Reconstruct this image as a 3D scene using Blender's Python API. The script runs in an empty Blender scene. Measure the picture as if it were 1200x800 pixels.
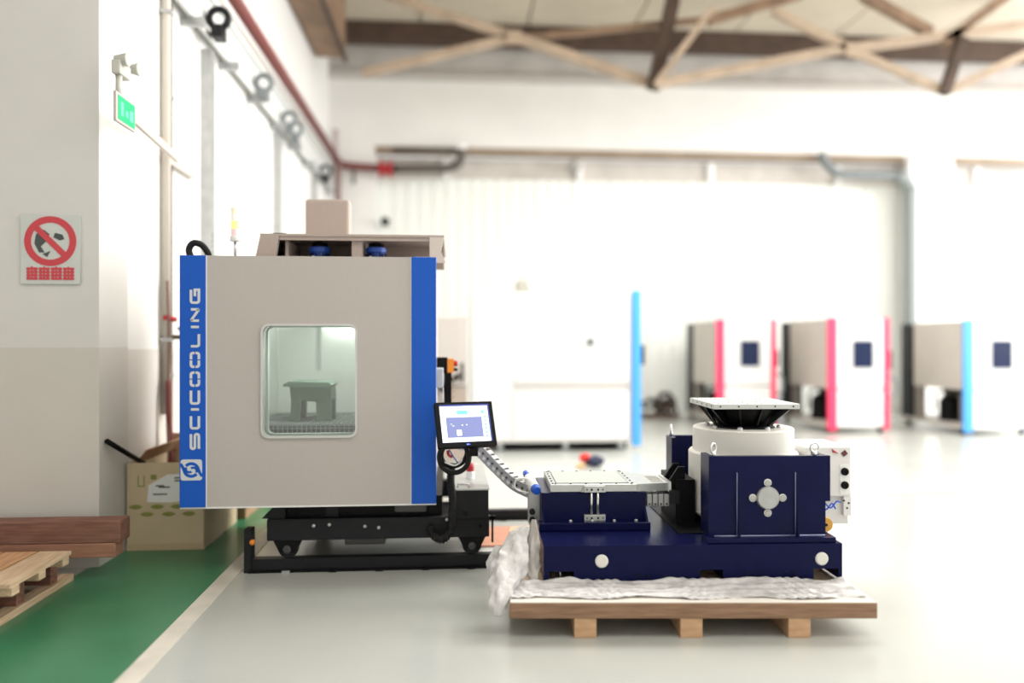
import bpy, bmesh, math, random
from mathutils import Vector, Matrix
R = math.radians
S = bpy.context.scene
C = S.collection

# ------------------------------------------------------------------ camera, world, lights, exposure
cam = bpy.data.objects.new('camera', bpy.data.cameras.new('camera'))
C.objects.link(cam)
cam.location = (0, 0, 1.5)
cam.rotation_euler = (R(90), 0, -math.atan(70 / 900))
cam.data.sensor_width = 36
cam.data.lens = 27
cam.data.clip_end = 200
cam.data.dof.use_dof = True
cam.data.dof.focus_distance = 4.55
cam.data.dof.aperture_fstop = 0.37
S.camera = cam

w = bpy.data.worlds.new('world')
S.world = w
w.use_nodes = True
w.node_tree.nodes['Background'].inputs[0].default_value = (1.0, 1.0, 1.0, 1)
w.node_tree.nodes['Background'].inputs[1].default_value = 0.9

def area(name, loc, rot, sx, sy, power, col=(1, 1, 1)):
    l = bpy.data.lights.new(name, 'AREA')
    l.shape = 'RECTANGLE'; l.size = sx; l.size_y = sy; l.energy = power; l.color = col
    o = bpy.data.objects.new(name, l); C.objects.link(o)
    o.location = loc; o.rotation_euler = rot
    return o
# daylight through the tall glazing along the right side of the hall, and unseen overhead area lights added to brighten it
area('right_glazing_daylight', (14.5, 7.5, 4.0), (0, R(90), 0), 6.0, 14.0, 1300)
area('fill_light_far', (6.5, 7.9, 6.2), (0, 0, 0), 13.0, 2.8, 950, (1.0, 0.98, 0.95))
area('fill_light_near', (2.5, 1.5, 6.2), (0, 0, 0), 9.0, 2.0, 170, (1.0, 0.98, 0.95))

S.view_settings.view_transform = 'Standard'
S.view_settings.look = 'None'
S.view_settings.gamma = 1.0
S.view_settings.exposure = 0.33
S.view_settings.use_curve_mapping = False
S.cycles.max_bounces = 8
S.cycles.use_denoising = True

# ------------------------------------------------------------------ materials
MATS = {}
def mat(name, col, rough=0.5, metal=0.0, var=0.0, scale=8.0, stretch=(1, 1, 1), bump=0.0, col2=None, spec=0.5, emit=0.0, coat=0.0, detail=4.0):
    if name in MATS: return MATS[name]
    m = bpy.data.materials.new(name); m.use_nodes = True
    nt = m.node_tree; p = nt.nodes['Principled BSDF']
    p.inputs['Base Color'].default_value = (*col, 1)
    p.inputs['Roughness'].default_value = rough
    p.inputs['Metallic'].default_value = metal
    p.inputs['Specular IOR Level'].default_value = spec
    p.inputs['Coat Weight'].default_value = coat
    if emit:
        p.inputs['Emission Color'].default_value = (*col, 1)
        p.inputs['Emission Strength'].default_value = emit
    if var or col2 or bump:
        tc = nt.nodes.new('ShaderNodeTexCoord'); mp = nt.nodes.new('ShaderNodeMapping')
        mp.inputs['Scale'].default_value = stretch
        nz = nt.nodes.new('ShaderNodeTexNoise')
        nz.inputs['Scale'].default_value = scale; nz.inputs['Detail'].default_value = detail
        nt.links.new(tc.outputs['Object'], mp.inputs[0]); nt.links.new(mp.outputs[0], nz.inputs['Vector'])
        if var or col2:
            cr = nt.nodes.new('ShaderNodeValToRGB')
            c2 = col2 if col2 else tuple(max(0, c * (1 - var)) for c in col)
            cr.color_ramp.elements[0].position = 0.35; cr.color_ramp.elements[1].position = 0.65
            cr.color_ramp.elements[0].color = (*c2, 1); cr.color_ramp.elements[1].color = (*col, 1)
            nt.links.new(nz.outputs['Fac'], cr.inputs[0]); nt.links.new(cr.outputs[0], p.inputs['Base Color'])
        if bump:
            b = nt.nodes.new('ShaderNodeBump'); b.inputs['Strength'].default_value = bump; b.inputs['Distance'].default_value = 0.02
            nt.links.new(nz.outputs['Fac'], b.inputs['Height']); nt.links.new(b.outputs[0], p.inputs['Normal'])
    MATS[name] = m
    return m

def glass_mat(name, tint, gloss=0.12):
    m = bpy.data.materials.new(name); m.use_nodes = True
    nt = m.node_tree; nt.nodes.clear()
    o = nt.nodes.new('ShaderNodeOutputMaterial'); mx = nt.nodes.new('ShaderNodeMixShader')
    t = nt.nodes.new('ShaderNodeBsdfTransparent'); g = nt.nodes.new('ShaderNodeBsdfGlossy')
    t.inputs[0].default_value = (*tint, 1); g.inputs['Roughness'].default_value = 0.02
    lw = nt.nodes.new('ShaderNodeLayerWeight'); lw.inputs[0].default_value = 0.35
    mu = nt.nodes.new('ShaderNodeMath'); mu.operation = 'MULTIPLY_ADD'; mu.inputs[1].default_value = 0.6; mu.inputs[2].default_value = gloss
    nt.links.new(lw.outputs['Fresnel'], mu.inputs[0]); nt.links.new(mu.outputs[0], mx.inputs[0])
    nt.links.new(t.outputs[0], mx.inputs[1]); nt.links.new(g.outputs[0], mx.inputs[2]); nt.links.new(mx.outputs[0], o.inputs[0])
    return m

wall_white = mat('wall_white', (0.86, 0.85, 0.83), 0.7, var=0.05, scale=1.2)
wall_shade_tan = mat('wall_shade_tan', (0.66, 0.63, 0.59), 0.7, var=0.06, scale=1.5)
pillar_mat = mat('pillar_paint', (0.72, 0.71, 0.69), 0.7, var=0.04, scale=1.5)
floor_mat = mat('floor_epoxy', (0.47, 0.485, 0.455), 0.22, var=0.10, scale=0.6, spec=0.45)
green_mat = mat('green_paint', (0.048, 0.22, 0.108), 0.28, var=0.22, scale=1.4, spec=0.4)
line_mat = mat('line_paint', (0.70, 0.66, 0.58), 0.4, var=0.18, scale=5)
ceil_mat = mat('ceiling_slab', (0.62, 0.55, 0.44), 0.8, var=0.12, scale=0.8)
brown_steel = mat('brown_steel', (0.30, 0.19, 0.12), 0.6, var=0.35, scale=3)
dark_brown = mat('dark_brown_steel', (0.085, 0.05, 0.035), 0.6, var=0.3, scale=3)
beige_steel = mat('beige_steel', (0.52, 0.40, 0.30), 0.6, var=0.2, scale=3)
lintel_mat = mat('lintel', (0.36, 0.28, 0.21), 0.7, var=0.2, scale=2)
sheet_mat = mat('white_sheet', (0.86, 0.88, 0.84), 0.5)
sheet_grey = mat('grey_sheet', (0.62, 0.58, 0.54), 0.6, var=0.15, scale=2)
greige = mat('greige_powdercoat', (0.515, 0.470, 0.450), 0.42, var=0.02, scale=40, spec=0.35)
hood_mat = mat('hood_powdercoat', (0.46, 0.38, 0.34), 0.5, var=0.03, scale=30)
blue = mat('blue_powdercoat', (0.014, 0.105, 0.54), 0.4, spec=0.2)
white_trim = mat('white_trim', (0.85, 0.85, 0.85), 0.4)
letter_mat = mat('letter_silver', (0.66, 0.68, 0.70), 0.35)
steel = mat('bright_steel', (0.62, 0.63, 0.64), 0.28, metal=0.9)
alu = mat('aluminium', (0.56, 0.58, 0.57), 0.38, metal=0.75, var=0.08, scale=14)
galv = mat('galvanised', (0.48, 0.49, 0.49), 0.4, metal=0.6, var=0.15, scale=12)
navy = mat('navy_paint', (0.0035, 0.0055, 0.046), 0.26, spec=0.13, var=0.12, scale=9)
navy_side = navy
black = mat('black_paint', (0.004, 0.004, 0.005), 0.42, spec=0.15)
black_magnesium = mat('black_anodised', (0.002, 0.002, 0.0025), 0.35, spec=0.12)
rubber = mat('rubber', (0.006, 0.006, 0.006), 0.5, spec=0.3)
charcoal = mat('charcoal_paint', (0.011, 0.012, 0.015), 0.42, var=0.15, scale=10, spec=0.25)
cream = mat('cream_paint', (0.74, 0.73, 0.68), 0.4, spec=0.4)
inner_wall = mat('chamber_liner', (0.66, 0.69, 0.64), 0.25, metal=0.25, var=0.10, scale=2.0)
green_plastic = mat('green_plastic', (0.075, 0.125, 0.085), 0.4)
wood_end = mat('wood_light', (0.62, 0.40, 0.24), 0.7, scale=6, stretch=(1, 1, 6), col2=(0.50, 0.29, 0.16))
wood_brown = mat('wood_brown', (0.33, 0.20, 0.12), 0.7, scale=5, stretch=(1, 9, 12), col2=(0.22, 0.125, 0.075), bump=0.15)
wood_pale = mat('wood_pale', (0.66, 0.50, 0.34), 0.7, scale=5, stretch=(9, 1, 12), col2=(0.50, 0.34, 0.21), bump=0.1)
wood_orange = mat('wood_orange', (0.58, 0.33, 0.17), 0.7, scale=5, stretch=(9, 1, 12), col2=(0.44, 0.22, 0.11), bump=0.1)
wood_red = mat('wood_red', (0.26, 0.125, 0.085), 0.75, scale=5, stretch=(1, 9, 12), col2=(0.17, 0.075, 0.05), bump=0.1)
card = mat('cardboard', (0.62, 0.50, 0.33), 0.8, var=0.08, scale=6)
card_in = mat('cardboard_inner', (0.42, 0.26, 0.15), 0.85, var=0.12, scale=6)
olive = mat('olive_print', (0.25, 0.26, 0.07), 0.8)
paper = mat('paper', (0.80, 0.80, 0.80), 0.7)
ink = mat('ink', (0.08, 0.08, 0.08), 0.7)
red = mat('red_paint', (0.45, 0.02, 0.03), 0.45)
pipe_red = mat('pipe_red', (0.19, 0.05, 0.045), 0.55)
sign_red = mat('sign_red', (0.62, 0.06, 0.08), 0.5)
pink = mat('pink_red_panel', (0.85, 0.045, 0.13), 0.4)
sky_blue = mat('light_blue_panel', (0.07, 0.36, 0.85), 0.4)
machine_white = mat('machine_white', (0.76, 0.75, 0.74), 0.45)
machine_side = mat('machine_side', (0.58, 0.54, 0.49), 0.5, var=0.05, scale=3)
navy_glass = mat('navy_glass', (0.014, 0.022, 0.060), 0.25, spec=0.15)
grey_pipe = mat('grey_pipe', (0.19, 0.21, 0.22), 0.5)
dark_pipe = mat('dark_pipe', (0.10, 0.085, 0.075), 0.6)
orange = mat('orange_plastic', (0.80, 0.27, 0.03), 0.5)
yellow_wood = mat('amber_plastic', (0.72, 0.38, 0.06), 0.4)
blue_cap = mat('blue_cap', (0.02, 0.10, 0.55), 0.35)
grey_box_mat = mat('grey_blue_box', (0.42, 0.46, 0.52), 0.5)
rust_sheet = mat('brown_board', (0.55, 0.27, 0.18), 0.8, var=0.1, scale=6)
navy_cloth = mat('navy_cloth', (0.04, 0.045, 0.09), 0.9, var=0.3, scale=20)
red_cloth = mat('red_cloth', (0.70, 0.04, 0.03), 0.85)
film = mat('plastic_film', (0.70, 0.69, 0.69), 0.32, var=0.22, scale=16, spec=0.5, bump=0.7)
film.node_tree.nodes['Principled BSDF'].inputs['Alpha'].default_value = 0.86
foam = mat('foam_sheet', (0.70, 0.66, 0.60), 0.8, var=0.06, scale=60)
pane = glass_mat('window_glass', (0.93, 0.96, 0.94), 0.07)

# ------------------------------------------------------------------ geometry helpers
class MB:
    def __init__(s): s.bm = bmesh.new(); s.mi = 0
    def _f(s, vs):
        try:
            f = s.bm.faces.new(vs); f.material_index = s.mi; return f
        except ValueError: return None
    def box(s, x0, x1, y0, y1, z0, z1, bev=0.0):
        v = [s.bm.verts.new(p) for p in ((x0, y0, z0), (x1, y0, z0), (x1, y1, z0), (x0, y1, z0), (x0, y0, z1), (x1, y0, z1), (x1, y1, z1), (x0, y1, z1))]
        fs = [s._f([v[i] for i in q]) for q in ((3, 2, 1, 0), (4, 5, 6, 7), (0, 1, 5, 4), (1, 2, 6, 5), (2, 3, 7, 6), (3, 0, 4, 7))]
        if bev:
            es = list({e for f in fs for e in f.edges})
            bmesh.ops.bevel(s.bm, geom=es, offset=bev, segments=2, affect='EDGES', profile=0.5)
        return s
    def obox(s, c, ax, ay, az, hx, hy, hz):          # oriented box
        c, ax, ay, az = map(Vector, (c, ax, ay, az))
        v = []
        for sz in (-1, 1):
            for sx, sy in ((-1, -1), (1, -1), (1, 1), (-1, 1)):
                v.append(s.bm.verts.new(c + ax * hx * sx + ay * hy * sy + az * hz * sz))
        for q in ((3, 2, 1, 0), (4, 5, 6, 7), (0, 1, 5, 4), (1, 2, 6, 5), (2, 3, 7, 6), (3, 0, 4, 7)): s._f([v[i] for i in q])
        return s
    def beam(s, a, b, w, h, up=(0, 0, 1)):           # bar of section w x h from a to b
        a, b = Vector(a), Vector(b); d = (b - a); L = d.length; d.normalize()
        u = Vector(up)
        if abs(d.dot(u)) > 0.98: u = Vector((0, 1, 0))
        sd = d.cross(u).normalized(); u = sd.cross(d).normalized()
        return s.obox((a + b) / 2, d, sd, u, L / 2, w / 2, h / 2)
    def ring(s, c, n, u, r, k):
        return [s.bm.verts.new(c + (u * math.cos(2 * math.pi * i / k) + n.cross(u) * math.sin(2 * math.pi * i / k)) * r) for i in range(k)]
    def tube(s, path, rad, k=10, closed=False, caps=True):
        P = [Vector(p) for p in path]; n = len(P)
        rs = rad if isinstance(rad, (list, tuple)) else [rad] * n
        rings = []; u = None
        for i in range(n):
            if closed: d = P[(i + 1) % n] - P[i - 1]
            else: d = P[min(i + 1, n - 1)] - P[max(i - 1, 0)]
            d.normalize()
            if u is None: u = d.orthogonal().normalized()
            else:
                u = u - d * u.dot(d)
                u = u.normalized() if u.length > 1e-6 else d.orthogonal().normalized()
            rings.append(s.ring(P[i], d, u, rs[i], k))
        m = n if closed else n - 1
        for i in range(m):
            a, b = rings[i], rings[(i + 1) % n]
            for j in range(k):
                f = s._f((a[j], a[(j + 1) % k], b[(j + 1) % k], b[j]))
                if f: f.smooth = True
        if not closed and caps:
            s._f(rings[0][::-1]); s._f(rings[-1])
        return s
    def cyl(s, a, b, r, k=16, r2=None): return s.tube([a, b], [r, r if r2 is None else r2], k)
    def lathe(s, prof, c=(0, 0, 0), k=32, axis='z'):  # prof: (radius, height)
        c = Vector(c); rings = []
        for r, h in prof:
            row = []
            for i in range(k):
                t = 2 * math.pi * i / k
                p = Vector((r * math.cos(t), r * math.sin(t), h))
                if axis == 'y': p = Vector((p.x, -p.z, p.y))
                if axis == 'x': p = Vector((p.z, p.x, p.y))
                row.append(s.bm.verts.new(c + p))
            rings.append(row)
        for a, b in zip(rings, rings[1:]):
            for j in range(k): s._f((a[j], a[(j + 1) % k], b[(j + 1) % k], b[j]))
        s._f(rings[0][::-1]); s._f(rings[-1])
        return s
    def prism(s, pts, fn, d0, d1):                    # pts 2D outline, fn(u, v, d) -> 3D
        a = [s.bm.verts.new(fn(u, v, d0)) for u, v in pts]; b = [s.bm.verts.new(fn(u, v, d1)) for u, v in pts]
        s._f(a[::-1]); s._f(b); n = len(pts)
        for i in range(n): s._f((a[i], a[(i + 1) % n], b[(i + 1) % n], b[i]))
        return s
    def ball(s, c, r, sub=2, sc=(1, 1, 1)):
        g = bmesh.ops.create_icosphere(s.bm, subdivisions=sub, radius=r)
        for v in g['verts']: v.co = Vector((v.co.x * sc[0], v.co.y * sc[1], v.co.z * sc[2])) + Vector(c)
        for f in {f for v in g['verts'] for f in v.link_faces}: f.smooth = True; f.material_index = s.mi
        return s
    def torus(s, c, n, r, t, k=24, k2=8):
        c, n = Vector(c), Vector(n).normalized(); u = n.orthogonal().normalized(); v = n.cross(u)
        return s.tube([c + (u * math.cos(2 * math.pi * i / k) + v * math.sin(2 * math.pi * i / k)) * r for i in range(k)], t, k2, closed=True)
    def build(s, name, m, parent=None, smooth=None):
        bmesh.ops.recalc_face_normals(s.bm, faces=s.bm.faces[:])
        me = bpy.data.meshes.new(name)
        s.bm.to_mesh(me); s.bm.free()
        for q in (m if isinstance(m, (list, tuple)) else [m]): me.materials.append(q)
        if smooth is not None:
            me.polygons.foreach_set('use_smooth', [True] * len(me.polygons))
            me.set_sharp_from_angle(angle=R(smooth))
        o = bpy.data.objects.new(name, me); C.objects.link(o)
        if parent: o.parent = parent
        return o

def box(name, m, parent, *a, bev=0.0): return MB().box(*a, bev=bev).build(name, m, parent)
def tag(o, label=None, cat=None, group=None, kind=None):
    if label: o['label'] = label
    if cat: o['category'] = cat
    if group: o['group'] = group
    if kind: o['kind'] = kind
    return o
def thing(name, label, cat, loc=(0, 0, 0), rz=0.0, group=None):
    o = bpy.data.objects.new(name, None); C.objects.link(o); o.empty_display_size = 0.1
    o.location = loc; o.rotation_euler = (0, 0, rz)
    return tag(o, label, cat, group)
def copy_tree(o, parent=None):
    c = o.copy(); C.objects.link(c)
    if parent: c.parent = parent
    for ch in list(o.children): copy_tree(ch, c)
    return c
def struct(o): o['kind'] = 'structure'; return o
def rrect(x0, x1, z0, z1, r, k=5):
    pts = []
    for cx, cz, a0 in ((x1 - r, z0 + r, -90), (x1 - r, z1 - r, 0), (x0 + r, z1 - r, 90), (x0 + r, z0 + r, 180)):
        for i in range(k + 1):
            t = R(a0 + 90 * i / k); pts.append((cx + r * math.cos(t), cz + r * math.sin(t)))
    return pts
XZ = lambda u, v, d: (u, d, v)       # outline in x, z; depth along y
XY = lambda u, v, d: (u, v, d)
YZ = lambda u, v, d: (d, u, v)
def frame_ring(mb, outer, inner, fn, d0, d1):        # two outlines of equal count bridged into a ring
    n = len(outer)
    V = [[mb.bm.verts.new(fn(u, v, d)) for u, v in o] for o, d in ((outer, d0), (outer, d1), (inner, d1), (inner, d0))]
    for k in range(4):
        a, b = V[k], V[(k + 1) % 4]
        for i in range(n): mb._f((a[i], a[(i + 1) % n], b[(i + 1) % n], b[i]))
    return mb
def catmull(pts, n=8):
    P = [Vector(p) for p in pts]; P = [2 * P[0] - P[1]] + P + [2 * P[-1] - P[-2]]; out = []
    for i in range(1, len(P) - 2):
        for k in range(n):
            t = k / n; a, b, c, d = P[i - 1], P[i], P[i + 1], P[i + 2]
            out.append(0.5 * ((2 * b) + (-a + c) * t + (2 * a - 5 * b + 4 * c - d) * t * t + (-a + 3 * b - 3 * c + d) * t ** 3))
    out.append(P[-2]); return out
def corrugate(path, r, pitch=0.012, amp=0.12):       # radius list of a ribbed hose along a dense path
    acc = 0; rs = []
    for i, p in enumerate(path):
        if i: acc += (Vector(p) - Vector(path[i - 1])).length
        rs.append(r * (1 + amp * math.sin(2 * math.pi * acc / pitch)))
    return rs

# ------------------------------------------------------------------ the hall
WX, BY, CZ = -2.40, 15.2, 7.6
struct(box('wall_front', wall_white, None, -7, 16, -3.2, -3, 0, CZ + 0.2))
struct(box('wall_far_left', wall_white, None, -7.2, -7, -3, 5.75, 0, CZ + 0.2))
struct(box('floor', floor_mat, None, -7, 16, -3, BY + 0.8, -0.1, 0))
struct(box('trim_1', green_mat, None, WX, -1.48, 0.2, BY - 0.02, 0, 0.004))         # green walkway
struct(box('trim_2', line_mat, None, -1.48, -1.375, 0.2, BY - 0.02, 0, 0.0045))     # pale edge line
struct(box('wall_left', wall_white, None, WX - 0.25, WX, 5.75, BY, 0, CZ))
pil = struct(MB().box(-7, WX + 0.06, 5.3, 5.75, 0.0, CZ).build('wall_left_end', pillar_mat))
pil.name = 'pillar'
pillar_shade = box('shade_band', wall_shade_tan, pil, -7, WX + 0.063, 5.296, 5.75, 0.0, 1.46)  # shade at the pillar foot, put in as a tan band
box('shade_band', mat('wall_shade', (0.72, 0.69, 0.65), 0.7, var=0.06, scale=1.5), bpy.data.objects['wall_left'], WX - 0.01, WX + 0.004, 5.76, BY - 0.02, 0.0, 1.44)  # shading low on the wall, painted as a slightly darker band

# back wall: solid white piers and header around two recessed sheeted bays
B1, B2, B3, HZ = -1.50, 9.41, 10.40, 5.33
wb = MB()
wb.box(WX - 0.25, B1, BY, BY + 0.5, 0, 6.75); wb.box(B2, B3, BY, BY + 0.5, 0, 6.75)
wb.box(B1, B2, BY, BY + 0.5, HZ, 6.75); wb.box(B3, 16, BY, BY + 0.5, HZ, 6.75)
wall_back = struct(wb.build('wall_back', wall_white))
box('upper_wall_panel', sheet_grey, wall_back, WX - 0.25, 16, BY + 0.1, BY + 0.5, 6.75, CZ)
box('ledge_pipe', mat('ledge_grey', (0.55, 0.52, 0.49), 0.6), wall_back, WX, 16, BY - 0.06, BY + 0.1, 6.62, 6.76)
box('lintel', lintel_mat, wall_back, B1, B2, BY - 0.02, BY + 0.25, HZ - 0.13, HZ)
box('lintel', lintel_mat, wall_back, B3, 16, BY - 0.02, BY + 0.25, HZ - 0.13, HZ)
def door(name, x0, x1, n):
    root = thing(name, None, None, (0, 0, 0)); root['kind'] = 'structure'
    box('upper_band', sheet_grey, root, x0, x1, BY + 0.35, BY + 0.45, 4.78, HZ - 0.13)
    wdt = (x1 - x0) / n; ref = None
    for i in range(n):
        if ref is None:
            m = MB()
            m.box(0.01, wdt - 0.01, BY + 0.36, BY + 0.44, 0.0, 4.78)
            for k in range(3): m.box(wdt * (k + 0.5) / 3 - 0.05, wdt * (k + 0.5) / 3 + 0.05, BY + 0.347, BY + 0.36, 0.0, 4.78)
            ref = m.build('sheet_panel', sheet_mat, root); o = ref
        else:
            o = ref.copy(); C.objects.link(o)
        o.location.x = x0 + i * wdt
    for i in range(4):
        box('post', white_trim, root, x0 + (x1 - x0) * (i + 0.5) / 4.0 - 0.06, x0 + (x1 - x0) * (i + 0.5) / 4.0 + 0.06, BY + 0.25, BY + 0.35, 4.78, HZ - 0.13)
    return root
door('door_1', B1, B2, 14); door('door_2', B3, 16, 7)

ceil = struct(box('ceiling', ceil_mat, None, -7, 16, -3, BY + 0.5, CZ + 0.1, CZ + 0.2))
slab = None
for i in range(9):
    if slab is None:
        slab = MB().box(0.02, 2.03, 0.0, BY + 0.5, CZ, CZ + 0.1).build('slab', ceil_mat, ceil); o = slab
    else: o = slab.copy(); C.objects.link(o)
    o.location.x = WX - 0.25 + i * 2.05
box('beam', dark_brown, ceil, WX, 16, 14.75, 15.0, 7.22, 7.6)

# steel bracing under the roof
tr = thing('ceiling_truss', None, None); tr['kind'] = 'structure'
BR = [
    ((-1.52, 13.2, 6.05), (1.07, 13.2, 6.74), 0.13, beige_steel),
    ((1.10, 13.2, 6.74), (3.51, 13.2, 5.99), 0.15, beige_steel),
    ((1.07, 13.2, 6.74), (-1.16, 13.2, 7.40), 0.13, beige_steel),
    ((1.07, 13.2, 6.71), (4.64, 13.2, 7.18), 0.10, brown_steel),
    ((4.49, 13.2, 7.14), (6.35, 13.2, 7.72), 0.16, brown_steel),
    ((3.44, 12.8, 5.86), (6.92, 12.8, 6.60), 0.14, beige_steel),
    ((6.92, 12.8, 6.57), (10.21, 12.8, 7.10), 0.15, beige_steel),
    ((3.44, 12.8, 5.86), (4.43, 12.8, 7.18), 0.11, beige_steel),
    ((5.49, 12.8, 7.18), (6.92, 12.8, 6.52), 0.14, beige_steel),
    ((6.92, 12.8, 6.52), (8.60, 12.8, 5.86), 0.12, beige_steel),
    ((8.60, 12.8, 5.86), (10.21, 12.8, 6.62), 0.15, beige_steel),
    ((7.08, 12.8, 7.50), (8.32, 12.8, 6.89), 0.16, brown_steel),
    ((9.81, 12.8, 7.63), (8.55, 12.8, 6.72), 0.15, brown_steel),
    ((3.46, 13.0, 5.85), (3.82, 13.0, 7.51), 0.22, dark_brown),
    ((8.50, 12.7, 5.79), (8.84, 12.7, 6.76), 0.16, dark_brown),
]
for a, b, wd, m in BR: MB().beam(a, b, wd, wd).build('brace', m, tr)
MB().box(-0.13, 0.13, -0.02, 0.0, -0.12, 0.12).build('gusset_plate', beige_steel, tr).location = (1.06, 13.1, 6.70)
MB().box(-0.13, 0.13, -0.02, 0.0, -0.12, 0.12).build('gusset_plate', beige_steel, tr).location = (6.87, 12.7, 6.51)
MB().box(-2.36, -1.86, 10.6, 13.6, 6.45, 7.58).build('girder', brown_steel, tr)
MB().box(-1.9, -1.84, 10.6, 13.7, 6.40, 6.5).build('girder_flange', dark_brown, tr)

# ------------------------------------------------------------------ services on the walls
rp = thing('red_pipe', 'dark red sprinkler pipe running along the left wall and turning onto the back wall', 'pipe')
MB().tube([(-2.22, 5.9, 5.0), (-2.22, 14.75, 5.0)], 0.07, 10).build('pipe_run', pipe_red, rp)
MB().tube(catmull([(-2.22, 14.75, 5.0), (-2.2, 14.95, 4.97), (-2.05, 15.02, 4.9), (-1.4, 15.02, 4.85)], 5), 0.07, 10).build('pipe_bend', pipe_red, rp)
MB().lathe([(0.07, -0.12), (0.17, -0.12), (0.17, -0.06), (0.10, -0.05), (0.10, 0.05), (0.17, 0.06), (0.17, 0.12), (0.07, 0.12)], (-1.28, 15.02, 4.84), 16, 'x').build('valve', red, rp)
MB().cyl((-1.9, 15.02, 4.85), (-1.9, 15.02, 4.55), 0.03).build('drain', dark_pipe, rp)
MB().cyl((-2.22, 14.9, 5.0), (-2.22, 14.9, 5.55), 0.05).build('riser', mat('riser_grey', (0.5, 0.42, 0.42), 0.6), rp)

ct = thing('cable_tray', 'white ladder cable tray with dark clips under the red pipe', 'tray')
for zz in (4.38, 4.78):
    box('side_rail', mat('tray_white', (0.70, 0.72, 0.71), 0.5), ct, -2.33, -2.29, 6.0, 15.1, zz, zz + 0.06)
box('tray_back', mat('tray_back', (0.66, 0.67, 0.66), 0.6), ct, -2.36, -2.33, 6.0, 15.1, 4.44, 4.78)
for i in range(8):
    y = 7.0 + i * 1.1
    box('bracket', galv, ct, -2.39, -2.20, y, y + 0.05, 4.30, 4.38)
clip0 = None
for i in range(5):
    y = (7.45, 9.2, 10.6, 11.0, 13.6)[i]
    k = MB().torus((0, 0, 0), (0, 1, 0), 0.09, 0.035, 14, 6); k.box(-0.05, 0.05, -0.08, 0.08, -0.2, -0.08)
    k.build('pipe_clip', charcoal if i in (0, 4) else grey_pipe, ct).location = (-2.2, y, 4.55 - 0.02 * i)

def wall_pipe(y, r, z0, z1, m, label, name='conduit'):
    o = MB().cyl((WX + r + 0.01, y, z0), (WX + r + 0.01, y, z1), r, 12).build(name, m)
    for zz in (z0 + 0.6, (z0 + z1) / 2): box('clamp', galv, o, WX + 0.008, WX + 2 * r + 0.02, y - r - 0.01, y + r + 0.01, zz, zz + 0.03)
    return tag(o, label, 'pipe')
wall_pipe(6.55, 0.035, 0.9, 7.5, mat('pipe_beige', (0.62, 0.57, 0.50), 0.6), 'beige conduit rising beside the green exit sign')
wall_pipe(6.72, 0.012, 0.6, 6.5, dark_brown, 'thin brown cable dropping down the left wall behind the large chamber')
tp = MB().box(WX, WX + 0.10, 7.55, 7.68, 1.9, 4.3).build('tray_post', galv)
for k in range(5): MB().cyl((WX + 0.10, 7.60, 2.30 + 0.055 * k), (WX + 0.104, 7.60, 2.30 + 0.055 * k), 0.012, 8).build('hole', ink, tp)
tag(tp, 'grey perforated steel post on the wall, nearest under the cable tray', 'post')
tag(box('tray_post', galv, None, WX, WX + 0.10, 10.5, 10.62, 1.6, 4.3), 'grey steel post on the wall, second under the cable tray', 'post')
tag(box('tray_post', galv, None, WX, WX + 0.09, 13.3, 13.4, 1.6, 4.3), 'grey steel post on the wall, farthest under the cable tray', 'post')
dp = thing('brown_downpipe', 'brown drop pipe below the bend of the red pipe behind the tall hood box', 'pipe')
MB().cyl((-2.17, 14.85, 2.0), (-2.17, 14.85, 4.9), 0.06).build('pipe_run', mat('pipe_brown', (0.30, 0.20, 0.19), 0.6), dp)

# drop hose with valve on the left wall beside the chamber
dh = thing('drop_hose', 'dark red rope and drop line hanging from a wall bracket left of the blue stripe', 'hose')
MB().tube(catmull([(-2.33, 6.50, 2.0), (-2.32, 6.52, 1.5), (-2.32, 6.50, 1.15), (-2.31, 6.47, 0.9), (-2.31, 6.45, 0.5)], 6), 0.010, 8).build('rope', mat('rope_brown', (0.22, 0.12, 0.10), 0.8), dh)
MB().tube(catmull([(-2.32, 6.50, 1.18), (-2.31, 6.48, 0.9), (-2.30, 6.50, 0.45)], 6), 0.026, 8).build('hose', pipe_red, dh)
MB().cyl((-2.37, 6.52, 1.70), (-2.27, 6.55, 1.68), 0.022).build('red_tap', red, dh)
m = MB().cyl((-2.39, 6.58, 1.54), (-2.1, 6.62, 1.53), 0.02); m.cyl((-2.22, 6.6, 1.53), (-2.28, 6.6, 1.62), 0.012)
m.build('bracket', mat('brass_dull', (0.16, 0.13, 0.08), 0.5, metal=0.6), dh)
MB().tube(catmull([(-2.25, 6.62, 1.53), (-2.24, 6.6, 1.2), (-2.22, 6.62, 0.95)], 6), 0.008, 6).build('thin_cord', ink, dh)

# exit sign with lamp above it
ex = thing('exit_sign', 'green glowing exit sign hung beside the left wall on a beige bracket', 'sign')
box('sign_case', mat('sign_case', (0.55, 0.50, 0.47), 0.5), ex, -2.14, -2.12, 5.04, 5.34, 2.90, 3.09, bev=0.004)
box('lit_face', mat('sign_green', (0.0, 0.36, 0.14), 0.4, emit=0.55), ex, -2.12, -2.117, 5.065, 5.32, 2.918, 3.072)
m = MB(); m.box(-2.117, -2.115, 5.10, 5.14, 2.95, 3.04); m.box(-2.117, -2.115, 5.17, 5.21, 2.96, 3.0); m.box(-2.117, -2.115, 5.235, 5.29, 2.95, 3.02)
m.build('running_figure', mat('sign_pale', (0.12, 0.60, 0.33), 0.4, emit=0.5), ex)
MB().beam((-2.15, 5.36, 3.01), (-2.25, 6.5, 3.0), 0.03, 0.06).build('bracket', mat('trunk_beige', (0.60, 0.54, 0.49), 0.6), ex)
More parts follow.
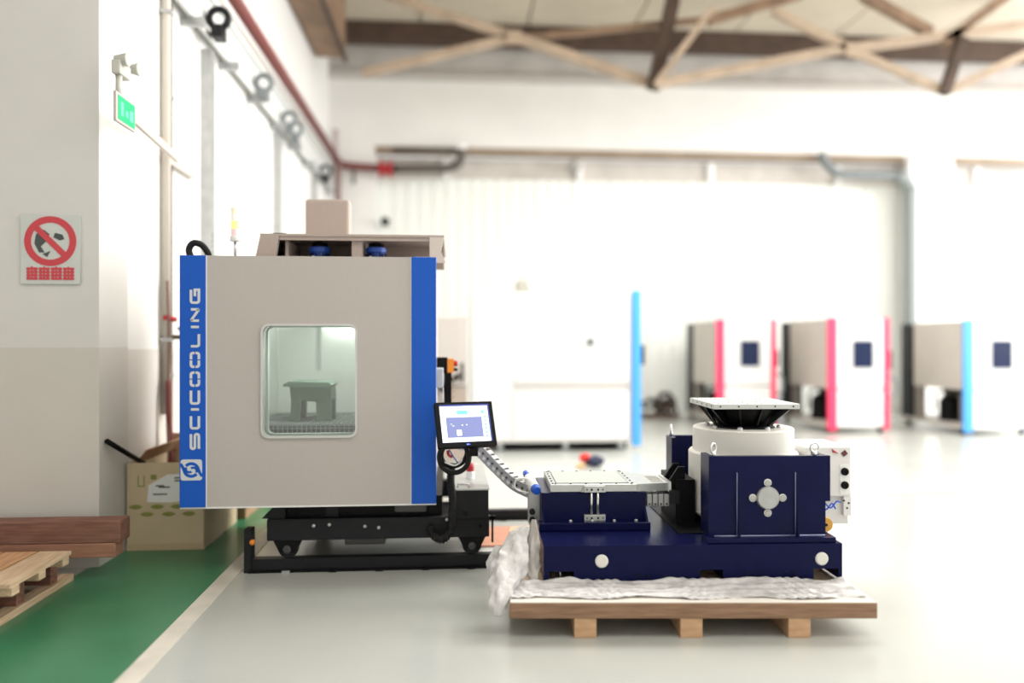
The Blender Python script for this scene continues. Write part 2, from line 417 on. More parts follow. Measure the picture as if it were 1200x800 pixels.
MB().beam((-2.36, 6.6, 3.02), (-2.36, 7.25, 3.02), 0.04, 0.07).build('trunking', mat('trunk_beige', (0.60, 0.54, 0.49), 0.6), ex)
MB().cyl((-2.15, 5.15, 3.07), (-2.15, 5.15, 3.22), 0.02).build('stem', mat('lamp_grey', (0.55, 0.55, 0.50), 0.5), ex)
em = thing('emergency_lamp', 'pale twin-head emergency lamp above the green exit sign', 'lamp', (-2.15, 5.15, 3.22))
box('body', mat('lamp_grey', (0.55, 0.55, 0.50), 0.5), em, -0.03, 0.03, -0.05, 0.12, 0, 0.09, bev=0.01)
for y in (-0.01, 0.17): MB().lathe([(0.025, -0.05), (0.045, 0.03), (0.04, 0.035)], (0.03, y, 0.10), 14, 'x').build('lamp_head', mat('lamp_grey', (0.55, 0.55, 0.50), 0.5), em)

# prohibition sign on the pillar
ps = thing('prohibition_sign', 'white notice with red no-touching circle and red caption on the pillar', 'sign', (-2.6415, 5.294, 2.106))
box('board', mat('board_white', (0.62, 0.65, 0.63), 0.5), ps, -0.187, 0.187, -0.010, 0.0, -0.227, 0.227)
o_ = [(0.165 * math.cos(2 * math.pi * i / 36), 0.055 + 0.165 * math.sin(2 * math.pi * i / 36)) for i in range(36)]
i_ = [(0.122 * math.cos(2 * math.pi * i / 36), 0.055 + 0.122 * math.sin(2 * math.pi * i / 36)) for i in range(36)]
frame_ring(MB(), o_, i_, XZ, -0.013, -0.010).build('red_ring', sign_red, ps)
MB().obox((0, -0.013, 0.055), (0.7071, 0, -0.7071), (0, 1, 0), (0.7071, 0, 0.7071), 0.125, 0.002, 0.019).build('red_slash', sign_red, ps)
m = MB(); m.prism([(-0.09, 0.10), (-0.04, 0.13), (-0.005, 0.10), (-0.02, 0.06), (-0.06, 0.02), (-0.035, -0.02), (-0.07, -0.02), (-0.10, 0.04)], XZ, -0.0125, -0.010)
m.prism([(0.03, 0.11), (0.075, 0.10), (0.09, 0.07), (0.06, 0.06), (0.02, 0.08)], XZ, -0.0125, -0.010); m.prism([(-0.05, -0.03), (0.0, -0.01), (-0.02, -0.05)], XZ, -0.0125, -0.010)
m.build('pictogram', mat('sign_black', (0.07, 0.08, 0.08), 0.6), ps)
# caption: four red block characters
for k in range(4):
    m = MB(); x = -0.15 + k * 0.077
    for q in range(4): m.box(x, x + 0.07, -0.013, -0.010, -0.200 + q * 0.022, -0.200 + q * 0.022 + 0.015)
    m.box(x + 0.005, x + 0.019, -0.0135, -0.010, -0.200, -0.118); m.box(x + 0.050, x + 0.064, -0.0135, -0.010, -0.200, -0.118); m.box(x + 0.029, x + 0.039, -0.0135, -0.010, -0.195, -0.112)
    m.build('caption_character', sign_red, ps)

# ducts and fittings on the back wall
pp = thing('wall_duct', 'dark horizontal pipe with upturned elbow below the lintel near the red valve', 'pipe')
MB().tube(catmull([(-1.15, 15.0, 4.84), (-0.3, 15.0, 4.86), (-0.05, 15.0, 4.88), (0.10, 15.0, 4.95), (0.17, 15.0, 5.08), (0.17, 15.0, 5.28)], 5), 0.085, 12).build('pipe_run', dark_pipe, pp)
MB().tube([(-1.15, 15.05, 5.22), (0.17, 15.05, 5.24)], 0.05, 10).build('upper_run', dark_pipe, pp)
MB().lathe([(0.10, -0.04), (0.10, 0.04)], (0.17, 15.0, 5.28), 14).build('collar', white_trim, pp)
dn = thing('grey_downpipe', 'thick grey downpipe jogging below the lintel and dropping behind the pink machines', 'pipe')
MB().tube(catmull([(7.43, 15.0, 5.32), (7.52, 15.0, 5.14), (7.75, 15.0, 4.92), (8.1, 15.0, 4.88), (8.9, 15.0, 4.88), (9.15, 15.0, 4.84)], 5), 0.09, 12).build('offset_run', grey_pipe, dn)
MB().tube(catmull([(9.05, 15.0, 4.88), (9.2, 15.0, 4.8), (9.3, 15.0, 4.6), (9.32, 15.0, 4.2), (9.32, 15.0, 0.0)], 5), 0.13, 14).build('drop', mat('grey_pipe_drop', (0.26, 0.29, 0.29), 0.5), dn)
MB().tube([(9.30, 15.0, 5.30), (9.32, 15.0, 4.7)], 0.08, 10).build('stub', white_trim, dn)
tag(MB().ball((-1.30, 15.05, 3.83), 0.09).cyl((-1.30, 15.05, 3.83), (-1.30, BY + 0.36, 3.83), 0.03).build('wall_lamp', charcoal), 'small dark round fitting on the back wall above the hood', 'lamp')
tag(MB().ball((2.45, 15.1, 5.02), 0.13, sc=(1, .6, 1)).cyl((2.45, 15.1, 5.02), (2.45, BY + 0.36, 5.02), 0.04).build('round_vent', mat('vent_grey', (0.42, 0.40, 0.38), 0.6), None), 'grey round vent in the band under the long lintel', 'vent')

# ------------------------------------------------------------------ climate chamber on its rail carriage
X0, X1, FY, Z0, Z1, DEP = -1.715, -0.104, 5.0, 0.452, 2.045, 1.45
ch = thing('climate_chamber', 'large greige test chamber with blue side stripes and a window, on a black rail carriage', 'chamber', (-0.91, 5.7, 0.085))
off = -Vector(ch.location)
def cb(mb, name, m, parent=ch, smooth=None):
    o = mb.build(name, m, parent, smooth)
    if parent is ch: o.location = off
    return o
WX0, WX1, WZ0, WZ1 = -1.205, -0.617, 0.893, 1.604
sx0, sx1 = -1.549, -0.267
# door skin with rounded window opening
m = MB(); r = 0.045
m.box(sx0, WX0, FY, FY + 0.05, Z0, Z1); m.box(WX1, sx1, FY, FY + 0.05, Z0, Z1)
m.box(WX0, WX1, FY, FY + 0.05, Z0, WZ0); m.box(WX0, WX1, FY, FY + 0.05, WZ1, Z1)
for cx, cz, dx, dz in ((WX0, WZ0, 1, 1), (WX1, WZ0, -1, 1), (WX0, WZ1, 1, -1), (WX1, WZ1, -1, -1)):
    pts = [(cx, cz)] + [(cx + dx * r - dx * r * math.sin(R(t)), cz + dz * r - dz * r * math.cos(R(t))) for t in range(0, 91, 15)]
    m.prism(pts, XZ, FY, FY + 0.05)
cb(m, 'door_panel', greige)
stripe = cb(MB().box(X0, sx0 - 0.006, FY - 0.012, FY + 0.05, Z0, Z1, bev=0.004), 'blue_stripe', blue)
cb(MB().box(sx1 + 0.004, X1, FY - 0.012, FY + 0.05, Z0, Z1, bev=0.004), 'blue_stripe', blue)
for a in (sx0 - 0.006, sx1 - 0.001): cb(MB().box(a, a + 0.006, FY - 0.004, FY + 0.05, Z0, Z1), 'edge_trim', white_trim)
cb(MB().box(X0, X1, FY - 0.002, FY + 0.01, Z0 - 0.010, Z0), 'bottom_trim', white_trim)
o_ = rrect(WX0 - 0.009, WX1 + 0.009, WZ0 - 0.009, WZ1 + 0.009, 0.053); i_ = rrect(WX0 + 0.004, WX1 - 0.004, WZ0 + 0.004, WZ1 - 0.004, 0.042)
cb(frame_ring(MB(), o_, i_, XZ, FY - 0.014, FY + 0.04), 'window_frame', mat('frame_silver', (0.66, 0.66, 0.66), 0.3, metal=0.5))
ii = rrect(WX0 + 0.004, WX1 - 0.004, WZ0 + 0.004, WZ1 - 0.004, 0.042); ij = rrect(WX0 + 0.02, WX1 - 0.01, WZ0 + 0.012, WZ1 - 0.012, 0.035)
cb(frame_ring(MB(), ii, ij, XZ, FY + 0.06, FY + 0.10), 'inner_gasket', mat('gasket', (0.40, 0.44, 0.40), 0.5))
cb(MB().prism(rrect(WX0 + 0.004, WX1 - 0.004, WZ0 + 0.004, WZ1 - 0.004, 0.042), XZ, FY + 0.012, FY + 0.018), 'window_pane', pane)
# body shell
cb(MB().box(X0 + 0.02, X0 + 0.08, FY + 0.05, FY + DEP, Z0 + 0.02, Z1 - 0.02), 'side_panel', greige)
cb(MB().box(X1 - 0.08, X1 - 0.02, FY + 0.05, FY + DEP, Z0 + 0.02, Z1 - 0.02), 'side_panel', greige)
cb(MB().box(X0 + 0.08, X1 - 0.08, FY + 0.05, FY + DEP, Z1 - 0.09, Z1 - 0.02), 'roof_panel', greige)
cb(MB().box(X0 + 0.08, X1 - 0.08, FY + 0.05, FY + DEP, Z0 + 0.02, Z0 + 0.09), 'floor_panel', charcoal)
cb(MB().box(X0 + 0.08, X1 - 0.08, FY + DEP - 0.06, FY + DEP, Z0 + 0.09, Z1 - 0.09), 'back_panel', greige)
# liner (stainless interior)
m = MB(); a, b, c, d, e, f = -1.38, -0.46, FY + 0.10, FY + 1.15, 0.80, 1.72
m.box(a, a + 0.02, c, d, e, f); m.box(b - 0.02, b, c, d, e, f); m.box(a + 0.02, b - 0.02, d - 0.02, d, e, f); m.box(a + 0.02, b - 0.02, c, d - 0.02, f, f + 0.02); m.box(a + 0.02, b - 0.02, c, d - 0.02, e - 0.02, e)
liner = cb(m, 'chamber_liner', inner_wall)
m = MB()
for k in range(29): m.box(a + 0.03 + k * 0.0305, a + 0.034 + k * 0.0305, c + 0.02, c + 0.60, 0.958, 0.962)
for k in range(14): m.box(a + 0.02, b - 0.02, c + 0.02 + k * 0.044, c + 0.024 + k * 0.044, 0.954, 0.958)
for k in range(29): m.box(a + 0.03 + k * 0.0305, a + 0.0335 + k * 0.0305, c + 0.016, c + 0.020, 0.86, 0.962)
for zz in (0.87, 0.90, 0.930, 0.959): m.box(a + 0.02, b - 0.02, c + 0.016, c + 0.020, zz, zz + 0.0035)
m.build('floor_grille', mat('grille_grey', (0.30, 0.32, 0.30), 0.4, metal=0.3), liner)
box('grille_tray', mat('tray_dark', (0.05, 0.06, 0.055), 0.5), liner, a + 0.03, b - 0.03, c + 0.022, c + 1.0, 0.80, 0.945)
box('wiper_blade', mat('wiper_grey', (0.34, 0.37, 0.34), 0.5), liner, -1.06, -1.03, d - 0.04, d - 0.02, 1.28, 1.70)
box('lamp_housing', mat('inner_lamp', (0.95, 1.0, 0.97), 0.5, emit=2.5), liner, -1.15, -0.62, c + 0.04, c + 0.09, 1.655, 1.69)
MB().box(-0.52, -0.485, c + 0.35, d - 0.05, 1.18, 1.42).build('air_baffle', mat('wiper_grey', (0.34, 0.37, 0.34), 0.5), liner)
il = bpy.data.lights.new('chamber_lamp', 'AREA'); il.shape = 'RECTANGLE'; il.size = 0.5; il.size_y = 0.06; il.energy = 7.5; il.color = (0.96, 1.0, 0.97)
ilo = bpy.data.objects.new('chamber_lamp', il); C.objects.link(ilo); ilo.location = (-0.89, FY + 0.20, 1.65); ilo.rotation_euler = (R(25), 0, 0)
# green stool standing in the chamber
st = thing('green_stool', 'dark green plastic stool standing inside the chamber behind its window', 'stool', (-0.965, 5.40, 0.962))
m = MB(); m.prism([(-0.165, 0.235), (0.14, 0.225), (0.155, 0.245), (0.13, 0.262), (-0.13, 0.268), (-0.17, 0.25)], XZ, -0.14, 0.14); m.build('seat', green_plastic, st)
m = MB(); m.prism([(-0.13, 0.235), (0.135, 0.235), (0.145, 0.20), (0.145, 0.14), (0.045, 0.13), (-0.055, 0.14), (-0.12, 0.14)], XZ, -0.12, 0.12); m.build('apron', green_plastic, st)
for sy in (-1, 1):
    m = MB(); m.prism([(-0.12, 0.14), (-0.055, 0.14), (-0.06, 0.0), (-0.125, 0.0)], XZ, sy * 0.10 - 0.02, sy * 0.10 + 0.02); m.build('leg', green_plastic, st)
    m = MB(); m.prism([(0.045, 0.14), (0.145, 0.14), (0.145, 0.0), (0.05, 0.0)], XZ, sy * 0.10 - 0.02, sy * 0.10 + 0.02); m.build('leg', green_plastic, st)

# lettering on the left blue stripe: strokes drawn in a 1 x 1 cell, text runs upward
def stroke(mb, pts, t, fn, d0, d1, close=False):
    P = [Vector(p) for p in pts]; n = len(P); L, Rr = [], []
    for i in range(n):
        if close: a, b = P[i] - P[i - 1], P[(i + 1) % n] - P[i]
        else: a = P[i] - P[i - 1] if i else P[1] - P[0]; b = P[i + 1] - P[i] if i < n - 1 else P[-1] - P[-2]
        a = a.normalized(); b = b.normalized(); nn = Vector((-(a + b).y, (a + b).x)); 
        if nn.length < 1e-6: nn = Vector((-a.y, a.x))
        nn.normalize(); q = t / 2 / max(0.4, nn.dot(Vector((-a.y, a.x))))
        L.append(P[i] + nn * q); Rr.append(P[i] - nn * q)
    rng = range(n) if close else range(n - 1)
    for i in rng:
        j = (i + 1) % n
        mb.prism([L[i], L[j], Rr[j], Rr[i]], fn, d0, d1)
def arc(cx, cy, r, a0, a1, k=5): return [(cx + r * math.cos(R(a0 + (a1 - a0) * i / k)), cy + r * math.sin(R(a0 + (a1 - a0) * i / k))) for i in range(k + 1)]
def letter(chr_, W, H):      # baseline origin, width W, height H -> list of strokes
    q = 0.26 * H; h2 = H / 2
    if chr_ == 'I': return [[(W / 2, 0), (W / 2, H)]]
    if chr_ == 'L': return [[(0.0, H)] + arc(q, q, q, 180, 270) + [(W, 0)]]
    if chr_ == 'C': return [[(W, H)] + arc(q, H - q, q, 90, 180) + arc(q, q, q, 180, 270) + [(W, 0)]]
    if chr_ == 'S': return [[(W, H)] + arc(h2 / 2, H - h2 / 2, h2 / 2, 90, 270) + arc(W - h2 / 2, h2 / 2, h2 / 2, 90, -90) + [(0, 0)]]
    if chr_ == 'O':
        g = 0.07 * H
        return [arc(q, h2 + g, 0, 0, 0, 1)[:0] + [(0, h2 + g)] + arc(q, H - q, q, 180, 90) + [(W / 2 - g, H)], [(W / 2 + g, H)] + arc(W - q, H - q, q, 90, 0) + [(W, h2 + g)],
                [(W, h2 - g)] + arc(W - q, q, q, 0, -90) + [(W / 2 + g, 0)], [(W / 2 - g, 0)] + arc(q, q, q, 270, 180) + [(0, h2 - g)]]
    if chr_ == 'N': return [[(0, 0), (0, H)], [(0, H), (W, 0)], [(W, 0), (W, H)]]
    if chr_ == 'G': return [[(W, H)] + arc(q, H - q, q, 90, 180) + arc(q, q, q, 180, 270) + [(W, 0), (W, h2), (W * 0.5, h2)]]
lx0, H, t = -1.587, 0.064, 0.0155                        # letters stand on the right-hand side of the stripe and read upward
fnL = lambda u, v, d: (lx0 - v, d, u)                    # u: along text (up), v: letter height (to the left)
for chx, ya, yb in (('S', 527, 507), ('C', 503, 486), ('I', 481, 479), ('C', 474, 456), ('O', 453, 435), ('O', 431, 412), ('L', 407, 390), ('I', 384.5, 382), ('N', 377, 361), ('G', 356, 338)):
    za, zb = 1.5 + (400 - ya) * 0.00539, 1.5 + (400 - yb) * 0.00539
    W = zb - za
    f2 = lambda u, v, d, za=za: fnL(za + u, v, d)
    ins = t / 2
    m = MB()
    for s_ in letter(chx, max(W - t, 0.001), H - t):
        stroke(m, [(p[0] + ins, p[1] + ins) for p in s_], t, f2, FY - 0.0145, FY - 0.0115)
    m.build('letter', letter_mat, stripe)
# emblem: pale rounded square with two interlocking blue swirls
ecx, ecz, eh = -1.641, 0.690, 0.066
em_ = MB().prism(rrect(ecx - eh, ecx + eh, ecz - eh, ecz + eh, 0.016), XZ, FY - 0.0142, FY - 0.0115).build('emblem', letter_mat, stripe)
fe = lambda u, v, d: (ecx + u, d, ecz + v)
for k in (0, 180):
    m = MB()
    def rot(pts, k=k): return [(p[0] * math.cos(R(k)) - p[1] * math.sin(R(k)), p[0] * math.sin(R(k)) + p[1] * math.cos(R(k))) for p in pts]
    stroke(m, rot([(-0.067, 0.040), (-0.052, 0.018)] + arc(0.0, 0.004, 0.044, 190, 318, 9)), 0.019, fe, FY - 0.0152, FY - 0.0140)
    stroke(m, rot(arc(0.012, -0.006, 0.021, 330, 490, 8)), 0.014, fe, FY - 0.0152, FY - 0.0140)
    m.build('emblem_swirl', blue, stripe)

# hood on the chamber roof
hood = cb(MB().prism([(-1.285, 2.025), (-1.250, 2.19), (-1.130, 2.19), (-1.155, 2.025)], XZ, 5.12, 5.16), 'hood', hood_mat)
m = MB(); m.box(-1.25, -0.055, 5.12, 6.3, 2.19, 2.205); m.build('hood_top', hood_mat, hood)
m = MB(); m.prism([(-1.255, 2.025), (-1.23, 2.19), (-1.21, 2.19), (-1.235, 2.025)], XZ, 5.16, 6.3); m.build('hood_side', hood_mat, hood)
m = MB(); m.box(-1.22, -0.06, 5.62, 5.66, 2.025, 2.19); m.build('hood_back', mat('hood_shade', (0.36, 0.285, 0.245), 0.6), hood)  # darker brown carries the shade inside the hood recess
m = MB(); m.box(-1.105, -1.085, 5.2, 5.62, 2.025, 2.17); m.build('hood_rib', hood_mat, hood)
m = MB(); m.box(-0.665, -0.60, 5.16, 5.62, 2.025, 2.19); m.build('hood_rib', hood_mat, hood)
m = MB(); m.box(-1.13, -0.14, 5.13, 5.15, 2.165, 2.19); m.build('hood_lip', hood_mat, hood)
m = MB(); m.prism([(-0.15, 2.025), (-0.15, 2.19), (-0.055, 2.19), (-0.075, 2.10), (-0.045, 2.025)], XZ, 5.12, 5.16); m.build('hood_cheek', mat('hood_pale', (0.66, 0.58, 0.52), 0.5), hood)
cb(MB().box(-1.08, -0.758, 5.75, 5.90, 2.205, 2.55, bev=0.02), 'hood_riser', hood_mat)
cb(MB().box(-1.17, -1.09, 5.14, 5.2, 2.205, 2.212), 'hood_clip', charcoal)
for cx in (-0.905, -0.522):
    mo = cb(MB().lathe([(0.058, 2.025), (0.058, 2.105), (0.070, 2.11), (0.070, 2.140), (0.058, 2.145)], (cx, 5.34, 0), 20), 'fan_motor', blue_cap, ch)
    m = MB()
    for k in range(18):
        t_ = 2 * math.pi * k / 18; m.obox((cx + 0.062 * math.cos(t_), 5.34 + 0.062 * math.sin(t_), 2.056), (math.cos(t_), math.sin(t_), 0), (-math.sin(t_), math.cos(t_), 0), (0, 0, 1), 0.012, 0.003, 0.045)
    m.build('cooling_fins', mat('motor_navy', (0.01, 0.02, 0.10), 0.4), mo)
    MB().lathe([(0.056, 2.145), (0.050, 2.172), (0.035, 2.177)], (cx, 5.34, 0), 20).build('motor_cap', black, mo)
    MB().lathe([(0.014, -0.005), (0.014, 0.01)], (cx - 0.03, 5.272, 2.065), 12, 'y').build('rating_plate', white_trim, mo)
# signal tower
tw = cb(MB().lathe([(0.032, 2.160), (0.034, 2.165), (0.034, 2.19), (0.030, 2.195)], (-1.43, 5.2, 0), 16), 'signal_tower', white_trim)
MB().cyl((-1.43, 5.2, 2.04), (-1.43, 5.2, 2.165), 0.009).build('stem', steel, tw)
MB().lathe([(0.03, 2.025), (0.03, 2.045), (0.012, 2.055)], (-1.43, 5.2, 0), 12).build('foot', steel, tw)
for zz, cl, nm in ((2.195, (0.90, 0.66, 0.66), 'lens_red'), (2.245, (0.95, 0.93, 0.30), 'lens_yellow'), (2.295, (0.95, 0.92, 0.86), 'lens_clear'), (2.335, (0.95, 0.86, 0.66), 'lens_amber')):
    MB().lathe([(0.027, zz), (0.027, zz + 0.046)], (-1.43, 5.2, 0), 16).build('signal_lens', mat(nm, cl, 0.3, emit=0.35 if 'yellow' in nm else 0.15), tw)
p = catmull([(-1.680, 5.12, 2.03), (-1.70, 5.12, 2.09), (-1.675, 5.12, 2.135), (-1.63, 5.13, 2.13), (-1.595, 5.14, 2.09), (-1.575, 5.15, 2.03)], 14)
cb(MB().tube(p, corrugate(p, 0.021, 0.010, 0.06), 12), 'roof_hose', rubber)
cb(MB().box(-1.575, -1.50, 5.06, 5.16, 2.025, 2.052), 'roof_gland', charcoal); cb(MB().box(-0.245, -0.14, 5.06, 5.16, 2.025, 2.056), 'roof_gland', galv)
# latch gear on the right-hand side of the chamber
sb = cb(MB().box(-0.12, -0.062, 5.30, 5.46, 1.18, 1.315, bev=0.008), 'junction_box', grey_box_mat)
for k in range(4): MB().cyl((-0.10 + 0.012 * k, 5.36, 1.18), (-0.10 + 0.012 * k, 5.36, 0.9), 0.004, 6).build('cable', galv, sb)
la = cb(MB().box(-0.115, -0.035, 5.6, 5.66, 1.27, 1.385), 'door_latch', black)
MB().box(-0.035, 0.012, 5.58, 5.66, 1.275, 1.375).build('orange_grip', orange, la)
MB().box(-0.06, -0.005, 5.60, 5.66, 0.95, 1.275).build('latch_bar', black, la)
MB().beam((-0.03, 5.63, 1.18), (-0.09, 5.63, 1.14), 0.04, 0.04).build('latch_arm', black, la)
MB().cyl((0.012, 5.62, 1.34), (0.038, 5.62, 1.34), 0.022).build('red_button', red, la)
MB().cyl((0.0, 5.62, 1.30), (0.035, 5.6, 1.295), 0.012).build('lever', charcoal, la)
m = MB()
for k in range(7): m.box(0.005, 0.012, 5.60, 5.63, 0.95 + k * 0.045, 0.97 + k * 0.045)
m.build('perforated_strip', mat('strip_orange', (0.45, 0.25, 0.10), 0.5), la)

# carriage
cf = cb(MB().box(-1.20, 0.245, 5.09, 5.19, 0.205, 0.345, bev=0.006), 'carriage_beam', charcoal)
cb(MB().box(-1.20, 0.245, 6.42, 6.52, 0.205, 0.345), 'carriage_beam', charcoal)
cb(MB().box(-1.20, -1.10, 5.19, 6.42, 0.205, 0.345), 'carriage_side', charcoal)
cb(MB().box(0.145, 0.245, 5.19, 6.42, 0.205, 0.345), 'carriage_side', charcoal)
cb(MB().box(-1.12, -0.07, 5.16, 6.40, 0.345, 0.472), 'lift_platform', black)
cb(MB().box(-0.83, -0.75, 5.14, 5.20, 0.345, 0.46), 'lift_column', charcoal); cb(MB().box(-0.38, -0.17, 5.12, 5.2, 0.37, 0.42, bev=0.01), 'lift_actuator', mat('actuator_grey', (0.10, 0.10, 0.10), 0.5))
m = MB(); m.prism([(-1.24, 0.345), (-1.13, 0.46), (-1.09, 0.46), (-1.09, 0.345)], XZ, 5.12, 5.17); m.build('x', charcoal, ch).location = off
bpy.data.objects['x'].name = 'corner_gusset'
for x, z in ((-0.90, 0.30), (-0.80, 0.305), (-0.57, 0.29), (-0.48, 0.28), (-0.035, 0.325), (-0.01, 0.325), (0.185, 0.28)):
    MB().lathe([(0.011, 0), (0.011, 0.006), (0.006, 0.010)], (x, 5.09, z), 10, 'y').build('bolt', steel if x < 0.1 else black, cf)
for x in (-1.07, 0.13):
    for y in (5.14, 6.47):
        fk = cb(MB().prism([(x - 0.09, 0.205), (x + 0.09, 0.205), (x + 0.05, 0.125), (x - 0.05, 0.125)], XZ, y - 0.045, y - 0.03), 'wheel_fork', black)
        MB().prism([(x - 0.09, 0.205), (x + 0.09, 0.205), (x + 0.05, 0.125), (x - 0.05, 0.125)], XZ, y + 0.03, y + 0.045).build('fork_cheek', black, fk)
        MB().lathe([(0.062, -0.028), (0.065, -0.022), (0.065, 0.022), (0.062, 0.028)], (x, y, 0.150), 22, 'y').build('wheel', charcoal, fk)
        MB().lathe([(0.026, 0), (0.026, 0.018), (0.014, 0.022)], (x, y - 0.045, 0.150), 14, 'y').build('wheel_hub', mat('hub_dark', (0.05, 0.05, 0.055), 0.4), fk)
cb(MB().box(-0.95, 0.0, 5.45, 6.25, 0.125, 0.205), 'dark_underbox', black)  # dark box filling the gap below the carriage beams
cb(MB().box(-0.72, -0.45, 5.22, 5.44, 0.135, 0.20, bev=0.01), 'drive_motor', mat('actuator_grey', (0.10, 0.10, 0.10), 0.5))
cb(MB().box(0.262, 0.274, 5.12, 5.16, 0.16, 0.335), 'rail_guard', black); cb(MB().box(0.24, 0.285, 5.12, 5.16, 0.315, 0.335), 'guard_bracket', black)
# control box on the carriage
pb = thing('power_box', 'black steel box with an aluminium lid and handle right of the chamber', 'box', (0.11, 5.02, 0.345))
box('case', charcoal, pb, -0.127, 0.127, 0.0, 0.95, 0.0, 0.185, bev=0.004)
box('lid', alu, pb, -0.132, 0.132, -0.006, 0.955, 0.185, 0.195)
MB().tube([(-0.075, 0.05, 0.195), (-0.075, 0.05, 0.215), (0.0, 0.05, 0.215), (0.0, 0.05, 0.195)], 0.006, 8).build('handle', steel, pb)
MB().box(-0.04, -0.01, -0.004, 0.0, 0.02, 0.05).build('name_tag', black, pb)
bc = thing('red_beacon', 'small red dome button on a white base, on the aluminium lid', 'beacon', (0.125, 5.40, 0.540))
MB().lathe([(0.030, 0), (0.030, 0.045), (0.026, 0.05)], k=18).build('base', white_trim, bc)
MB().lathe([(0.026, 0.05), (0.028, 0.06), (0.028, 0.085), (0.020, 0.105), (0.008, 0.112)], k=18).build('dome', red, bc)

# rails on the floor
for nm, y, lb in (('floor_rail', 5.14, 'black floor rail under the chamber, the one in front'), ('floor_rail', 6.47, 'black floor rail under the chamber, the one behind')):
    t_ = thing(nm, lb, 'rail', (-0.1, y, 0))
    m = MB(); m.box(-1.22, 1.05 if y > 6 else 0.60, -0.035, 0.035, 0.012, 0.085); m.build('rail_bar', charcoal, t_)
    m = MB(); m.box(-1.22, 1.05 if y > 6 else 0.60, -0.06, 0.06, 0.0, 0.012); m.build('rail_foot', black, t_)
    m = MB(); m.box(-1.245, -1.20, -0.05, 0.05, 0.0, 0.28); m.build('end_stop', charcoal, t_)
    MB().ball((-1.19, -0.052, 0.20), 0.02).build('orange_reflector', orange, t_)
    for k in range(6): box('foot_clamp', galv if k == 0 else black, t_, -1.0 + k * 0.3, -0.95 + k * 0.3, -0.075, -0.06, 0.0, 0.016)
tag(box('brown_board', rust_sheet, None, 0.10, 0.86, 5.60, 6.18, 0, 0.012), 'flat brown board lying on the floor between the rails', 'board')

# touch monitor on its arm
mo = thing('touch_monitor', 'black framed touch monitor with a lit screen, on an arm right of the chamber', 'monitor', (0.085, 4.76, 0.99))
tl = bpy.data.objects.new('display_head', None); C.objects.link(tl)
def mrot(mb): bmesh.ops.rotate(mb.bm, verts=mb.bm.verts[:], cent=(0, 0, 0), matrix=(Matrix.Rotation(R(15), 3, 'Z') @ Matrix.Rotation(R(-24), 3, 'X'))); return mb
bpy.data.objects.remove(tl)
W2, H2 = 0.186, 0.146
mrot(MB().box(-W2, W2, 0.004, 0.045, -H2, H2, bev=0.008)).build('housing', black, mo)
i_ = [(-0.160, -0.115), (0.160, -0.115), (0.160, 0.128), (-0.160, 0.128)]; o_ = [(-W2 + .003, -H2 + .003), (W2 - .003, -H2 + .003), (W2 - .003, H2 - .003), (-W2 + .003, H2 - .003)]
mrot(frame_ring(MB(), o_, i_, XZ, -0.004, 0.004)).build('bezel', black, mo)
def emat(n, c, e=0.9): return mat(n, c, 0.4, emit=e)
scr = MB(); scr.box(-0.160, 0.160, 0.0005, 0.004, -0.115, 0.128)
screen = mrot(scr).build('screen', emat('scr_white', (0.82, 0.86, 0.95), 0.75), mo)
def sp(n, mm, rects, d=0.0):
    m = MB()
    for x0, x1, z0, z1 in rects: m.box(x0, x1, -0.0008 - d, 0.0004, z0, z1)
    mrot(m).build(n, mm, screen)
sp('title_bar', emat('scr_navy', (0.05, 0.07, 0.30), 0.4), [(-0.160, 0.160, 0.117, 0.128), (0.150, 0.160, -0.115, 0.117)])
sp('plot_area', emat('scr_lavender', (0.17, 0.20, 0.42), 0.55), [(-0.125, 0.105, -0.085, 0.045)])
sp('header_button', emat('scr_cyan', (0.15, 0.65, 0.95), 0.7), [(-0.052, 0.018, 0.062, 0.088), (0.105, 0.125, 0.066, 0.088)])
sp('plot_box', emat('scr_white2', (0.9, 0.92, 0.95), 0.8), [(-0.064, -0.034, -0.073, -0.037)], 0.0006)
sp('side_icon', emat('scr_icon', (0.15, 0.42, 0.80), 0.6), [(0.120, 0.133, 0.038 - k * 0.025, 0.050 - k * 0.025) for k in range(6)])
sp('menu_text', emat('scr_text', (0.25, 0.28, 0.45), 0.3), [(-0.135 + k * 0.042, -0.113 + k * 0.042, 0.100, 0.105) for k in range(6)] + [(-0.12 + k * 0.036, -0.105 + k * 0.036, -0.104, -0.100) for k in range(7)])
sp('plot_trace', emat('scr_trace', (0.75, 0.80, 0.55), 0.6), [(-0.09, -0.075, -0.012, -0.008), (-0.03, -0.02, -0.010, -0.004), (0.0, 0.008, -0.008, -0.002), (-0.10, -0.088, 0.0, 0.003)], 0.0006)
m = MB(); m.box(-0.012, 0.004, -0.006, -0.003, -0.135, -0.127); m.box(0.008, 0.012, -0.006, -0.003, -0.133, -0.129); mrot(m).build('power_light', emat('scr_blue', (0.1, 0.2, 1.0), 1.2), mo)
MB().tube(catmull([(0.0, 0.06, -0.02), (-0.02, 0.15, -0.06), (-0.10, 0.28, -0.10), (-0.185, 0.32, -0.10)], 5), 0.022, 10).build('arm', black, mo)
m = MB(); m.box(0.02, 0.075, -0.01, 0.03, -0.20, -0.12, bev=0.006); m.build('mount_block', black, mo)
cl = thing('cable_loop', 'coiled black corrugated cable hanging below the touch monitor', 'cable', (0.012, 4.86, 0.770))
for k, (tx, r_) in enumerate(((0.12, 0.096), (-0.30, 0.085))):
    c_ = MB(); n_ = Vector((0.25 if k else -0.2, -1, tx)); c_.torus((0.0, 0.012 * k, 0.0 + 0.02 * k), n_, r_, 0.0165, 40, 10); c_.build('coil', rubber, cl)
